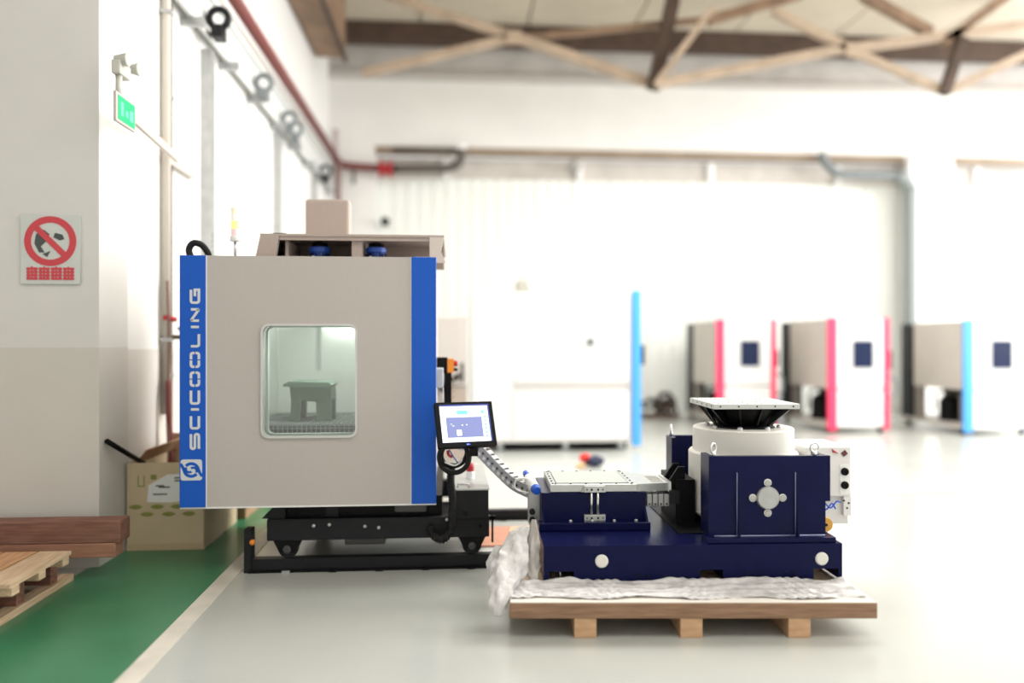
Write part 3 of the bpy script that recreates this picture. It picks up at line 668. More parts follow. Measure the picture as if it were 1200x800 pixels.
m = MB().tube(catmull([(-0.03, -0.02, 0.05), (-0.01, -0.03, 0.015), (0.02, -0.02, -0.03)], 5), 0.004, 6); m.build('blue_wire', blue_cap, cl)
m = MB().tube(catmull([(-0.04, -0.02, 0.045), (-0.035, -0.03, 0.02), (-0.015, -0.02, 0.005)], 5), 0.009, 6); m.build('red_wire', red, cl)
m = MB().tube(catmull([(-0.06, 0.0, -0.03), (0.0, -0.01, -0.05), (0.04, 0.0, -0.03), (0.05, 0.0, 0.0)], 5), 0.006, 6); m.build('white_wire', white_trim, cl)
p = catmull([(0.0, 4.90, 0.72), (-0.01, 4.92, 0.62), (0.0, 4.95, 0.5), (0.0, 4.96, 0.38), (-0.01, 4.98, 0.28), (-0.06, 4.99, 0.22), (-0.12, 5.02, 0.235), (-0.15, 5.05, 0.28)], 30)
hs = tag(MB().tube(p, corrugate(p, 0.024, 0.016, 0.13), 12).build('corrugated_hose', rubber), 'black ribbed hose looping down beside the black power box', 'hose')

# ------------------------------------------------------------------ vibration table system (base, slip table, shaker) on the pallet
O = Vector((0.494, 4.143, 0.195)); RZ = R(-2.22)
vb = thing('vibration_table', 'navy blue vibration shaker with slip table and square head plate on a pallet', 'machine', O, RZ)
zo = -O.z
def v(mb, name, m, parent=vb, smooth=None):
    bmesh.ops.translate(mb.bm, verts=mb.bm.verts[:], vec=(0, 0, zo)); return mb.build(name, m, parent, smooth)
BW, BD, BZ0, BZ1 = 1.65, 1.20, 0.195, 0.388
# base: front skin with fork pockets, hollow below
m = MB()
xs = [0, 0.03, 0.165, 0.86, 0.985, 1.49, 1.63, BW]
m.box(0, BW, 0.0, BD, 0.250, BZ1)
for a, b in ((0, 0.03), (0.165, 0.86), (0.985, 1.49), (1.63, BW)): m.box(a, b, 0, BD, BZ0, 0.250)
base = v(m, 'base', navy)
for x in (0.317, 1.535):
    v(MB().lathe([(0.036, 0.0), (0.036, 0.004), (0.030, 0.010), (0.026, 0.010)], (x, 0.0, 0.305), 22, 'y'), 'lifting_cap', cream, base)
for x in (0.52, 0.57, 1.12, 1.16, 1.34, 1.38):
    m = MB()
    for z in (0.215, 0.235): m.lathe([(0.006, 0), (0.006, 0.003)], (x, 0, z), 8, 'y')
    v(m, 'bolt_pair', black, base)
v(MB().box(0.09, 0.096, 0.02, 0.04, 0.205, 0.24), 'pocket_pin', steel, base)
# slip table
sl = v(MB().box(0.02, 0.65, 0.413, 0.93, BZ1, 0.598, bev=0.006), 'slip_block', navy)
m = MB(); m.box(0.0, 0.66, 0.33, 0.413, BZ1, 0.435, bev=0.006); v(m, 'block_flange', navy, sl)
for k in range(4): v(MB().lathe([(0.011, 0.435), (0.011, 0.441), (0.007, 0.445)], (0.19 + k * 0.13, 0.37, 0), 10), 'bolt', steel, sl)
for x in (0.02, 0.635): v(MB().prism([(0.413, 0.435), (0.34, 0.435), (0.413, 0.50)], YZ, x, x + 0.014), 'gusset', navy, sl)
pl = v(MB().box(0.074, 0.597, 0.413, 0.905, 0.600, 0.645, bev=0.003), 'slip_plate', alu)
v(MB().box(0.115, 0.548, 0.46, 0.86, 0.645, 0.6475), 'cover_sheet', mat('pale_sheet', (0.46, 0.51, 0.47), 0.35, metal=0.2), pl)
m = MB()
for a in ((0.112, 0.551, 0.455, 0.460), (0.112, 0.551, 0.86, 0.865), (0.110, 0.115, 0.455, 0.865), (0.548, 0.553, 0.455, 0.865)): m.box(*a, 0.645, 0.6462)
v(m, 'groove', mat('groove_dark', (0.05, 0.05, 0.05), 0.6), pl)
m = MB()
for k in range(6):
    for y in (0.432, 0.885): m.lathe([(0.006, 0.645), (0.006, 0.649)], (0.105 + k * 0.092, y, 0), 8)
    for x in (0.091, 0.574): m.lathe([(0.006, 0.645), (0.006, 0.649)], (x, 0.45 + k * 0.083, 0), 8)
v(m, 'insert_screws', charcoal, pl)
m = MB(); m.prism([(0.597, 0.43), (0.80, 0.47), (0.80, 0.71), (0.597, 0.90)], XY, 0.596, 0.642); db = v(m, 'driver_bar', alu)
m = MB()
for k in range(6): m.box(0.70, 0.775, 0.50 + k * 0.036, 0.508 + k * 0.036, 0.642, 0.6435)
v(m, 'bar_slots', mat('slot_bronze', (0.22, 0.19, 0.15), 0.5), db)
v(MB().box(0.795, 0.812, 0.455, 0.72, 0.592, 0.650), 'end_clamp', steel, db)
# front guide bracket: clamp plate, two rods, foot plate
gb = v(MB().box(0.275, 0.402, 0.392, 0.413, 0.600, 0.640, bev=0.002), 'guide_clamp', alu)
v(MB().prism([(0.275, 0.602), (0.275, 0.638), (0.255, 0.602)], XZ, 0.400, 0.413), 'clamp_wedge', galv, gb)
for x in (0.319, 0.357): v(MB().cyl((x, 0.402, 0.465), (x, 0.402, 0.600), 0.008), 'guide_rod', steel, gb)
v(MB().box(0.275, 0.402, 0.392, 0.413, 0.432, 0.468, bev=0.002), 'guide_foot', alu, gb)
for z in (0.618, 0.449):
    for x in (0.291, 0.319, 0.357, 0.386): v(MB().lathe([(0.0065, 0), (0.0065, 0.004)], (x, 0.392, z), 10, 'y'), 'screw', charcoal if x in (0.319, 0.357) else grey_pipe, gb)
# left-hand pump with blue cap
pm = v(MB().tube([(-0.045, 0.60, 0.655), (-0.012, 0.47, 0.612)], 0.030, 16), 'oil_pump', white_trim)
v(MB().tube([(-0.012, 0.47, 0.612), (-0.004, 0.438, 0.602)], [0.031, 0.024], 16), 'pump_cap', blue_cap, pm)
v(MB().tube([(-0.046, 0.60, 0.655), (-0.062, 0.66, 0.675)], [0.024, 0.018], 16), 'pump_cap', blue_cap, pm)
v(MB().tube(catmull([(-0.05, 0.55, 0.66), (-0.12, 0.55, 0.655), (-0.13, 0.56, 0.60), (-0.07, 0.55, 0.575), (0.03, 0.50, 0.575)], 6), 0.005, 6), 'pump_pipe', white_trim, pm)
v(MB().box(-0.05, 0.02, 0.50, 0.62, BZ1, 0.60, bev=0.004), 'pump_bracket', galv, pm)
m = MB(); m.cyl((-0.03, 0.495, 0.47), (-0.03, 0.47, 0.47), 0.018); m.cyl((-0.03, 0.495, 0.42), (-0.03, 0.47, 0.42), 0.018); v(m, 'fitting', charcoal, pm)
# black deck plate and rear driver block
bp = v(MB().box(0.80, 1.60, 0.24, 1.02, BZ1, BZ1 + 0.006), 'deck_plate', black)
m = MB(); m.box(0.84, 0.96, 0.46, 0.84, BZ1 + 0.006, 0.66); v(m, 'drive_block', black)
for y in (0.49, 0.62):
    m = MB(); m.prism([(0.805, 0.645), (0.865, 0.735), (0.905, 0.735), (0.905, 0.60), (0.815, 0.60)], XZ, y, y + 0.016); v(m, 'drive_gusset', black)
m = MB(); m.box(0.80, 0.86, 0.44, 0.80, 0.52, 0.60); v(m, 'drive_clamp', charcoal)
# trunnion panels (front and rear)
def trunnion(y0, y1, sgn):
    tpn = v(MB().prism([(0.925, BZ1 + 0.03), (1.585, BZ1 + 0.03), (1.585, 0.608), (1.612, 0.608), (1.612, 0.862), (0.925, 0.862)], XZ, y0, y1), 'trunnion_panel', navy)
    v(MB().box(0.905, 1.625, min(y0, y1) - 0.045, max(y0, y1) + 0.04, BZ1, BZ1 + 0.030, bev=0.004), 'panel_flange', navy, tpn)
    return tpn
tf = trunnion(0.062, 0.095, 1)
v(MB().box(0.925, 0.955, 0.095, 0.22, BZ1 + 0.03, 0.862), 'side_return', navy, tf)
v(MB().box(1.57, 1.60, 0.095, 0.22, BZ1 + 0.03, 0.862), 'side_return', navy, tf)
weldm = mat('weld_bead', (0.30, 0.34, 0.52), 0.25, metal=0.4)
for x in (1.085, 1.415): 
    v(MB().prism([(0.062, 0.418), (0.030, 0.418), (0.045, 0.775), (0.062, 0.775)], YZ, x, x + 0.010), 'stiffener', navy, tf)
    m = MB().tube([(x - 0.001, 0.060, 0.42), (x - 0.001, 0.060, 0.772)], 0.0032, 6); v(m, 'weld', weldm, tf)
m = MB().tube([(0.955, 0.060, 0.420), (1.02, 0.058, 0.420), (1.58, 0.060, 0.420)], 0.004, 6); v(m, 'weld', weldm, tf)
v(MB().lathe([(0.064, 0), (0.064, 0.012), (0.058, 0.020), (0.02, 0.021)], (1.256, 0.062, 0.630), 32, 'y'), 'trunnion_cap', galv, tf)
for k in range(4):
    t_ = R(90 * k); bx, bz = 1.256 + 0.084 * math.cos(t_), 0.630 + 0.084 * math.sin(t_)
    bb = v(MB().lathe([(0.021, 0), (0.021, 0.006), (0.014, 0.010)], (bx, 0.062, bz), 16, 'y'), 'clamp_bolt', cream, tf)
    v(MB().torus((bx, 0.0525, bz), (0, 1, 0), 0.013, 0.0022, 16, 6), 'bolt_washer', grey_pipe, tf)
    v(MB().lathe([(0.008, 0.0), (0.008, 0.0125)], (bx, 0.062, bz), 6, 'y'), 'bolt_head', galv, tf)
for x in (0.925 + 0.03, 1.53):
    m = MB(); m.torus((x, 0.078, 0.905), (0.9, -1, 0) if x < 1.2 else (0.15, -1, 0), 0.026, 0.006, 20, 8); m.cyl((x, 0.078, 0.862), (x, 0.078, 0.882), 0.012)
    v(m, 'eye_bolt', steel, tf)
tr_ = trunnion(1.02, 1.05, -1)
v(MB().box(0.925, 0.955, 0.90, 1.02, BZ1 + 0.03, 0.862), 'side_return', navy, tr_)
m = MB(); m.torus((0.955, 1.035, 0.905), (1, -0.3, 0), 0.026, 0.006, 20, 8); m.cyl((0.955, 1.035, 0.862), (0.955, 1.035, 0.882), 0.012); v(m, 'eye_bolt', steel, tr_)
# shaker body
bc_ = (1.290, 0.57, 0)
m = MB(); m.lathe([(0.315, 0.44), (0.330, 0.46), (0.330, 0.815), (0.322, 0.825), (0.305, 0.826), (0.303, 0.965), (0.296, 0.972), (0.10, 0.972)], bc_, 56)
body = v(m, 'shaker_body', cream, vb, 35)
v(MB().cyl((1.29, 0.095, 0.63), (1.29, 1.02, 0.63), 0.10, 24), 'trunnion_shaft', charcoal, body)
v(MB().lathe([(0.19, 0.972), (0.19, 0.978), (0.185, 0.980)], bc_, 40), 'body_ring', charcoal, body)
for k in range(8):
    t_ = R(45 * k + 22); x, y = 1.29 + 0.215 * math.cos(t_), 0.57 + 0.215 * math.sin(t_)
    v(MB().lathe([(0.016, 0.972), (0.016, 0.984), (0.010, 0.990)], (x, y, 0), 10), 'ring_bolt', steel, body)
def plate_on(ang, z0, z1, wdt, m_):
    t_ = R(ang); c_ = Vector((1.29 + 0.332 * math.cos(t_), 0.57 + 0.332 * math.sin(t_), (z0 + z1) / 2))
    return v(MB().obox(c_, (-math.sin(t_), math.cos(t_), 0), (math.cos(t_), math.sin(t_), 0), (0, 0, 1), wdt / 2, 0.003, (z1 - z0) / 2), 'rating_plate', m_, body)
plate_on(222, 0.757, 0.797, 0.075, mat('plate_dark', (0.09, 0.10, 0.08), 0.5))
plate_on(222, 0.650, 0.735, 0.055, mat('plate_silver', (0.40, 0.42, 0.40), 0.4, metal=0.5)); 
# head expander: ribbed cone carrying a square plate
he = v(MB().lathe([(0.172, 0.972), (0.172, 0.985), (0.150, 0.99), (0.235, 1.095), (0.235, 1.10)], bc_, 40), 'head_expander', black_magnesium)
for k in range(12):
    t_ = R(30 * k + 8); d = Vector((math.cos(t_), math.sin(t_), 0)); n = Vector((-d.y, d.x, 0)); rmax = 0.25 / max(abs(d.x), abs(d.y))
    rm = min(rmax, 0.32); m = MB()
    q = [(0.165, 0.982), (0.175, 0.982), (rm, 1.094), (rm, 1.10), (0.22, 1.10)]
    fn = lambda u, vv, dd, d=d, n=n: Vector((1.29, 0.57, vv)) + d * u + n * dd
    m.prism(q, fn, -0.006, 0.006); v(m, 'rib', mat('rib_black', (0.004, 0.004, 0.005), 0.25, spec=0.25), he)
hp = v(MB().box(1.030, 1.546, 0.315, 0.835, 1.100, 1.131, bev=0.002), 'head_plate', alu)
v(MB().box(1.20, 1.37, 0.50, 0.66, 1.131, 1.133), 'plate_pad', galv, hp)
m = MB()
for k in range(5): m.lathe([(0.005, 0), (0.005, 0.002)], (1.07 + k * 0.109, 0.315, 1.116), 8, 'y')
for k in range(5): m.lathe([(0.005, -0.002), (0.005, 0)], (1.030, 0.36 + k * 0.10, 1.116), 8, 'x')
v(m, 'edge_inserts', charcoal, hp)
m = MB()
for i in range(6):
    for j in range(6):
        if not (1 < i < 4 and 1 < j < 4): m.lathe([(0.005, 1.131), (0.005, 1.1325)], (1.07 + i * 0.087, 0.355 + j * 0.087, 0), 8)
v(m, 'plate_inserts', charcoal, hp)
# terminal cabinet at the right-hand end
tb = v(MB().box(1.63, 1.905, 0.42, 0.80, 0.560, 0.86, bev=0.006), 'terminal_cabinet', machine_white)
v(MB().box(1.86, 1.905, 0.42, 0.80, 0.445, 0.560), 'cabinet_skirt', machine_white, tb)
v(MB().box(1.60, 1.90, 0.45, 0.80, BZ1, 0.56), 'cabinet_bracket', machine_white, tb)
v(MB().box(1.835, 1.890, 0.416, 0.42, 0.575, 0.755), 'socket_plate', white_trim, tb)
for z in (0.712, 0.630):
    v(MB().lathe([(0.023, 0), (0.023, 0.012), (0.015, 0.016), (0.012, 0.010)], (1.862, 0.416, z), 18, 'y'), 'socket', black, tb)
v(MB().obox((1.862, 0.416, 0.822), (0.8, 0, 0.6), (0, 1, 0), (-0.6, 0, 0.8), 0.015, 0.004, 0.013), 'warning_symbol', mat('dark_red', (0.12, 0.03, 0.04), 0.5), tb)
v(MB().prism([(1.785, 0.848), (1.790, 0.828), (1.825, 0.822)], XZ, 0.412, 0.42), 'red_tag', red, tb)
m = MB().tube(catmull([(1.64, 0.40, 0.53), (1.70, 0.39, 0.50), (1.72, 0.38, 0.53), (1.76, 0.38, 0.50), (1.80, 0.39, 0.535), (1.83, 0.40, 0.53)], 6), 0.005, 6)
m.tube(catmull([(1.64, 0.40, 0.515), (1.68, 0.385, 0.525), (1.73, 0.38, 0.49), (1.77, 0.385, 0.525), (1.80, 0.40, 0.49)], 6), 0.005, 6); v(m, 'blue_wiring', blue_cap, tb)
for x, z in ((1.86, 0.535), (1.89, 0.52), (1.88, 0.49)): v(MB().lathe([(0.006, 0), (0.006, 0.003)], (x, 0.42, z), 8, 'y'), 'screw', charcoal, tb)
v(MB().cyl((1.655, 0.40, 0.475), (1.665, 0.40, 0.50), 0.018, 12), 'cable_gland', black, tb)
rl = v(MB().lathe([(0.040, 0), (0.042, 0.006), (0.042, 0.044), (0.040, 0.05)], (1.655, 0.26, 0.440), 22, 'y'), 'amber_roller', yellow_wood)
v(MB().lathe([(0.008, 0), (0.008, 0.006)], (1.655, 0.21, 0.440), 10, 'y'), 'roller_pin', black, rl)
v(MB().prism([(1.66, 0.34), (1.69, 0.34), (1.685, 0.43), (1.67, 0.46), (1.655, 0.44)], XZ, 0.262, 0.285), 'roller_bracket', grey_pipe, rl)

# metal cable carrier between carriage and slip table
cc = thing('cable_carrier', 'galvanised steel cable carrier sagging from the carriage to the slip table', 'carrier')
path = catmull([(0.05, 5.30, 0.80), (0.17, 5.25, 0.775), (0.30, 5.15, 0.66), (0.42, 5.02, 0.565), (0.545, 4.88, 0.530), (0.58, 4.86, 0.528)], 8)
acc = [0]
for a, b in zip(path, path[1:]): acc.append(acc[-1] + (b - a).length)
NL = 15; pitch = acc[-1] / NL
def at_len(s_):
    for i in range(len(acc) - 1):
        if acc[i + 1] >= s_: t_ = (s_ - acc[i]) / (acc[i + 1] - acc[i]); return path[i].lerp(path[i + 1], t_)
    return path[-1]
for k in range(NL):
    a, b = at_len(k * pitch), at_len((k + 1) * pitch); d = (b - a).normalized()
    sd = d.cross(Vector((0, 0, 1))).normalized(); up = sd.cross(d); c_ = (a + b) / 2
    hw = 0.024
    m = MB()
    for s_ in (-1, 1): m.obox(c_ + sd * hw * s_, d, sd, up, pitch * 0.54, 0.0025, 0.041)
    m.obox(c_ + up * 0.038, d, sd, up, pitch * 0.30, hw, 0.003); m.obox(c_ - up * 0.038, d, sd, up, pitch * 0.30, hw, 0.003)
    lk = m.build('chain_link', galv, cc)
    for s_ in (-1, 1):
        MB().cyl(a + up * 0.008 + sd * (hw + 0.002) * s_, a + up * 0.008 + sd * (hw + 0.006) * s_, 0.009, 10).build('rivet', mat('rivet_dark', (0.03, 0.03, 0.03), 0.4), lk)
        MB().obox(c_ + sd * (hw + 0.003) * s_ - up * 0.014, d, sd, up, 0.012, 0.002, 0.010).build('link_stop', white_trim, lk)
c2 = thing('guide_chain', 'short bright chain bracket tucked under the right end of the slip table', 'chain', O, RZ)
for k in range(4):
    l_ = MB().box(0.665 + k * 0.035, 0.697 + k * 0.035, 0.46, 0.56, 0.500 + zo, 0.575 + zo, bev=0.004).build('chain_link', galv, c2)
    MB().lathe([(0.007, 0), (0.007, 0.003)], (0.681 + k * 0.035, 0.46, 0.515 + zo), 8, 'y').build('rivet', ink, l_)

# ------------------------------------------------------------------ pallet and film
PO = (0.288, 3.869, 0.0); PR = -math.atan(70 / 900)
pa = thing('shipping_pallet', 'wooden pallet with a long brown front plank under the navy machine', 'pallet', PO, PR)
bp0 = None
for x in (0.328, 0.865, 1.412):
    if bp0 is None: bp0 = MB().box(0, 0.112, 0.0, 1.62, 0.0, 0.100, bev=0.003).build('bearer', wood_end, pa); o = bp0
    else: o = bp0.copy(); C.objects.link(o)
    o.location = (x, 0.005, 0)
random.seed(3)
db0 = MB().box(0, 1.86, 0, 0.172, 0.100, 0.178, bev=0.004).build('deck_board', wood_brown, pa)
dbp = MB().box(0, 1.86, 0, 0.172, 0.100, 0.176, bev=0.004).build('deck_board', wood_pale, pa); dbp.location = (0.0, 0.183, 0)
for k in range(2, 9):
    o = dbp.copy(); C.objects.link(o); o.location = (random.uniform(-0.01, 0.01), k * 0.183, 0)
# film lying over the deck, its edge rucked up along the base
fm = thing('plastic_film', 'crumpled white plastic film rucked up around the base on the pallet', 'film', (PO[0], PO[1], 0.178), PR)
random.seed(11)
def sm(x, y): return math.sin(x * 23 + 1.3 * math.sin(y * 17)) * 0.5 + math.sin(x * 51 + y * 31) * 0.3 + math.sin(x * 97 - y * 61) * 0.2
NX, NY = 150, 26
vs, fs = [], []
for j in range(NY + 1):
    for i in range(NX + 1):
        u, t_ = i / NX, j / NY
        x = 0.01 + u * 1.83; y = 0.055 + t_ * (0.222 + 0.062 * u) + 0.012 * math.sin(u * 21) * (1 - t_) + 0.01 * sm(u, 0.3) * (1 - t_)
        ruck = max(0.0, t_ - 0.42) / 0.58
        z = 0.009 + 0.004 * abs(sm(u * 1.3, t_)) + ruck * (0.019 + 0.016 * sm(u * 0.45, t_ * 0.5)) + 0.005 * math.sin(t_ * 26 + 5 * sm(u * 0.2, 0.1)) + 0.0035 * math.sin(u * 130 + 14 * t_ + 5 * math.sin(u * 23)) 
        vs.append((x, y, max(z, 0.002))); 
for j in range(NY):
    for i in range(NX):
        a = j * (NX + 1) + i; fs.append((a, a + 1, a + NX + 2, a + NX + 1))
me = bpy.data.meshes.new('film_sheet'); me.from_pydata(vs, [], fs); me.materials.append(film)
me.polygons.foreach_set('use_smooth', [True] * len(me.polygons))
fo = bpy.data.objects.new('film_sheet', me); C.objects.link(fo); fo.parent = fm
so = fo.modifiers.new('s', 'SOLIDIFY'); so.thickness = 0.0015
# left-hand bunch of film: a rumpled sleeve hanging over the corner
def bunch(name, pts, radii, m_, seed, k=26, n=7, amp=0.28):
    P = catmull(pts, n); 
    def rad(i):
        t_ = i / (len(P) - 1) * (len(radii) - 1); a = int(min(t_, len(radii) - 2)); return radii[a] + (radii[a + 1] - radii[a]) * (t_ - a)
    mb = MB(); rings = []
    for i, p in enumerate(P):
        d = (P[min(i + 1, len(P) - 1)] - P[max(i - 1, 0)]).normalized(); u = Vector((0, 1, 0)); u = (u - d * u.dot(d)).normalized(); w_ = d.cross(u)
        row = []
        for j in range(k):
            t_ = 2 * math.pi * j / k
            r_ = rad(i) * (1 + amp * (0.5 * math.sin(5 * t_ + 0.35 * i + seed) + 0.35 * math.sin(9 * t_ - 0.5 * i + seed * 2) + 0.25 * math.sin(3 * t_ + 1.1 * i)))
            row.append(mb.bm.verts.new(p + u * r_ * 0.7 * math.cos(t_) + w_ * r_ * math.sin(t_)))
        rings.append(row)
    for a, b in zip(rings, rings[1:]):
        for j in range(k): mb._f((a[j], a[(j + 1) % k], b[(j + 1) % k], b[j]))
    mb._f(rings[0][::-1]); mb._f(rings[-1])
    return mb.build(name, m_, fm, 60)
bunch('film_bunch', [(0.10, 0.36, 0.30), (0.05, 0.34, 0.24), (0.01, 0.28, 0.13), (-0.035, 0.16, 0.05), (-0.055, 0.06, -0.02), (-0.06, 0.03, -0.075)], [0.015, 0.05, 0.085, 0.07, 0.045, 0.022], film, 1.0)
bunch('film_bunch', [(-0.06, 0.34, 0.20), (-0.07, 0.31, 0.12), (-0.045, 0.24, 0.06), (0.02, 0.20, 0.028)], [0.015, 0.05, 0.06, 0.02], film, 2.4)
bunch('film_flap', [(0.135, 0.40, 0.33), (0.13, 0.38, 0.22), (0.12, 0.33, 0.10), (0.13, 0.29, 0.03)], [0.012, 0.035, 0.045, 0.02], mat('film_grey', (0.48, 0.45, 0.42), 0.35, var=0.3, scale=10, bump=0.4), 0.3)
MB().box(1.805, 1.855, 0.30, 1.45, 0.0, 0.006).build('film_side', film, fm)
fs_ = MB().box(0.005, 1.855, 0.004, 0.30, 0.000, 0.0035).build('foam_sheet', foam, fm)

# ------------------------------------------------------------------ cartons by the left wall
def carton(name, label, loc, w_, d_, h_, open_=True):
    t_ = thing(name, label, 'box', loc)
    m = MB(); q = 0.008
    m.box(0, w_, 0, q, 0, h_); m.box(0, w_, d_ - q, d_, 0, h_); m.box(0, q, q, d_ - q, 0, h_); m.box(w_ - q, w_, q, d_ - q, 0, h_); m.box(q, w_ - q, q, d_ - q, 0, q)
    if not open_: m.box(q, w_ - q, q, d_ - q, h_ - q, h_)
    m.build('carton_body', card, t_)
    return t_
ca = carton('cardboard_carton', 'open cardboard carton with a white label and olive print at the wall', (-2.32, 5.69, 0.0), 0.535, 0.85, 0.63)
MB().obox((0.20, 0.83, 0.68), (1, 0, 0), (0, 0.35, 1), (0, -1, 0.35), 0.20, 0.065, 0.004).build('rear_flap', card_in, ca)
MB().obox((0.06, 0.46, 0.66), (0, 1, 0), (0.6, 0, 0.8), (-0.8, 0, 0.6), 0.36, 0.06, 0.004).build('side_flap', card_in, ca)
m = MB(); m.prism([(0.14, 0.35), (0.15, 0.47), (0.28, 0.545), (0.50, 0.555), (0.50, 0.37), (0.30, 0.345)], XZ, -0.002, 0.0); lab = m.build('paper_label', paper, ca)
m = MB()
for x0, x1, z in ((0.33, 0.39, 0.515), (0.43, 0.48, 0.545), (0.33, 0.46, 0.495), (0.37, 0.41, 0.42), (0.20, 0.26, 0.46), (0.22, 0.30, 0.45), (0.18, 0.28, 0.40)): m.box(x0, x1, -0.003, -0.002, z, z + 0.010)
m.build('label_text', ink, lab)
def lens(cx, cz, a, b): return [(cx - a, cz), (cx - a * 0.5, cz + b * 0.8), (cx, cz + b), (cx + a * 0.5, cz + b * 0.8), (cx + a, cz), (cx + a * 0.5, cz - b * 0.8), (cx, cz - b), (cx - a * 0.5, cz - b * 0.8)]
for cx, cz in ((0.06, 0.315), (0.21, 0.315), (0.35, 0.315), (0.49, 0.315), (0.14, 0.262), (0.29, 0.262), (0.43, 0.262)): MB().prism(lens(cx, cz, 0.05, 0.017), XZ, -0.002, 0.0).build('olive_mark', olive, ca)
m = MB(); m.box(0.075, 0.082, -0.002, 0, 0.46, 0.54); m.box(0.115, 0.122, -0.002, 0, 0.46, 0.54); m.box(0.075, 0.122, -0.002, 0, 0.46, 0.467)
m.build('olive_print', olive, ca)
MB().box(0.165, 0.205, -0.002, 0, 0.51, 0.545).build('olive_print', olive, ca)
m = MB(); m.box(-0.002, 0.537, -0.003, 0.0, 0.0, 0.05); m.build('base_batten', mat('batten', (0.55, 0.42, 0.27), 0.8), ca)
cb2 = carton('cardboard_carton', 'closed cardboard carton behind the open one, low under the chamber', (-2.34, 6.62, 0.10), 0.62, 0.75, 0.50, False)
for x in (0.04, 0.52): MB().box(x, x + 0.08, 0.02, 0.70, -0.10, 0.0).build('skid', card_in, cb2)
cb3 = carton('cardboard_carton', 'third cardboard carton against the wall, farthest behind the other two', (-2.34, 7.45, 0.08), 0.72, 0.9, 0.45, False)
for x in (0.04, 0.60): MB().box(x, x + 0.08, 0.02, 0.85, -0.08, 0.0).build('skid', card_in, cb3)
tag(MB().cyl((-2.315, 5.36, 0.83), (-2.255, 5.84, 0.60), 0.018, 12).build('steel_rod', black), 'black steel rod sticking out of the open carton towards the pillar', 'rod')


# ------------------------------------------------------------------ timber stack at lower left
pl1 = thing('wooden_pallet', 'pale wooden pallet on the floor at the green path, bottom of the stack', 'pallet', (-3.75, 4.02, 0))
for k in range(3): MB().box(1.30 - 0.6 * k - 0.0, 1.38 - 0.6 * k, 0, 1.0, 0.0, 0.045).build('bottom_board', wood_pale, pl1)
for k in range(3): MB().box(0.02, 1.36, 0.04 + 0.36 * k, 0.12 + 0.36 * k, 0.045, 0.165).build('stringer', wood_red, pl1)
for k in range(6): MB().box(0.02 + 0.225 * k, 0.22 + 0.225 * k, 0.02, 0.86, 0.165, 0.187).build('deck_board', wood_red, pl1)
pl2 = thing('wooden_pallet', 'orange-brown boards nailed as a small pallet lying on the pale pallet', 'pallet', (-3.62, 4.12, 0.188))
for k in range(3): MB().box(0.0, 1.36, 0.02 + 0.26 * k, 0.09 + 0.26 * k, 0.0, 0.045).build('stringer', wood_pale, pl2)
for k in range(7): MB().box(0.01 + 0.195 * k, 0.19 + 0.195 * k, 0.0, 0.64, 0.045, 0.067).build('deck_board', wood_orange if k % 3 else wood_pale, pl2)
t1 = tag(MB().box(-4.4, -2.11, 5.0, 5.13, 0.145, 0.235, bev=0.006).build('timber_beam', mat('wood_red_light', (0.40, 0.20, 0.13), 0.75, scale=5, stretch=(1, 9, 12), col2=(0.30, 0.14, 0.09))), 'reddish timber beam, the lower of two behind the small pallet', 'beam')
for x in (-4.0, -2.65): MB().box(x, x + 0.1, 5.0, 5.13, 0.0, 0.145).build('support_block', wood_red, t1)
t2 = tag(MB().box(-4.4, -2.08, 5.0, 5.15, 0.236, 0.375, bev=0.006).build('timber_beam', wood_red), 'dark reddish timber beam, the upper of two, reaching past the pillar', 'beam')

# ------------------------------------------------------------------ machines at the back
wm = thing('white_test_machine', 'wide white test machine with a light blue end panel at the back', 'machine', (0.27, 10.4, 0.0))
box('cabinet_body', machine_white, wm, 0.0, 2.20, 0.03, 1.6, 0.16, 2.17, bev=0.01)
box('left_panel', machine_white, wm, 0.0, 0.545, 0.0, 0.03, 0.16, 2.17, bev=0.006)
box('upper_panel', machine_white, wm, 0.556, 2.16, 0.0, 0.03, 0.94, 2.17, bev=0.006)
box('lower_panel', machine_white, wm, 0.556, 2.16, -0.004, 0.03, 0.16, 0.82, bev=0.006)
box('handle_recess', mat('recess_shade', (0.52, 0.50, 0.48), 0.6), wm, 0.556, 2.16, 0.01, 0.03, 0.82, 0.94)  # shadow in the recess is put into its grey colour
box('plinth', machine_white, wm, 0.10, 2.16, 0.02, 1.55, 0.12, 0.16)
box('under_frame', black, wm, 0.28, 2.14, 0.10, 1.5, 0.02, 0.12)
for x in (0.38, 1.28, 2.05):
    cs = MB().lathe([(0.05, -0.02), (0.05, 0.02)], (x, 0.06, 0.05), 16, 'y').build('caster', grey_pipe, wm)
    box('caster_fork', galv, cs, x - 0.03, x + 0.03, 0.03, 0.09, 0.05, 0.12)
bpn = MB().box(2.20, 2.315, -0.03, 0.06, 0.07, 2.20, bev=0.008).build('end_panel', sky_blue, wm)
MB().ball((1.62, -0.01, 1.50), 0.06, sc=(1, .5, 1)).build('port_plug', grey_pipe, wm)
box('door_handle', charcoal, wm, 2.315, 2.37, 0.0, 0.05, 1.18, 1.45, bev=0.01)
MB().box(0.62, 0.80, 0.3, 0.45, 2.17, 2.36, bev=0.03).build('roof_motor', mat('motor_olive', (0.36, 0.35, 0.30), 0.6), wm)
MB().box(0.82, 1.15, 0.3, 0.5, 2.17, 2.26, bev=0.01).build('roof_duct', mat('duct_pale', (0.72, 0.71, 0.69), 0.6), wm)

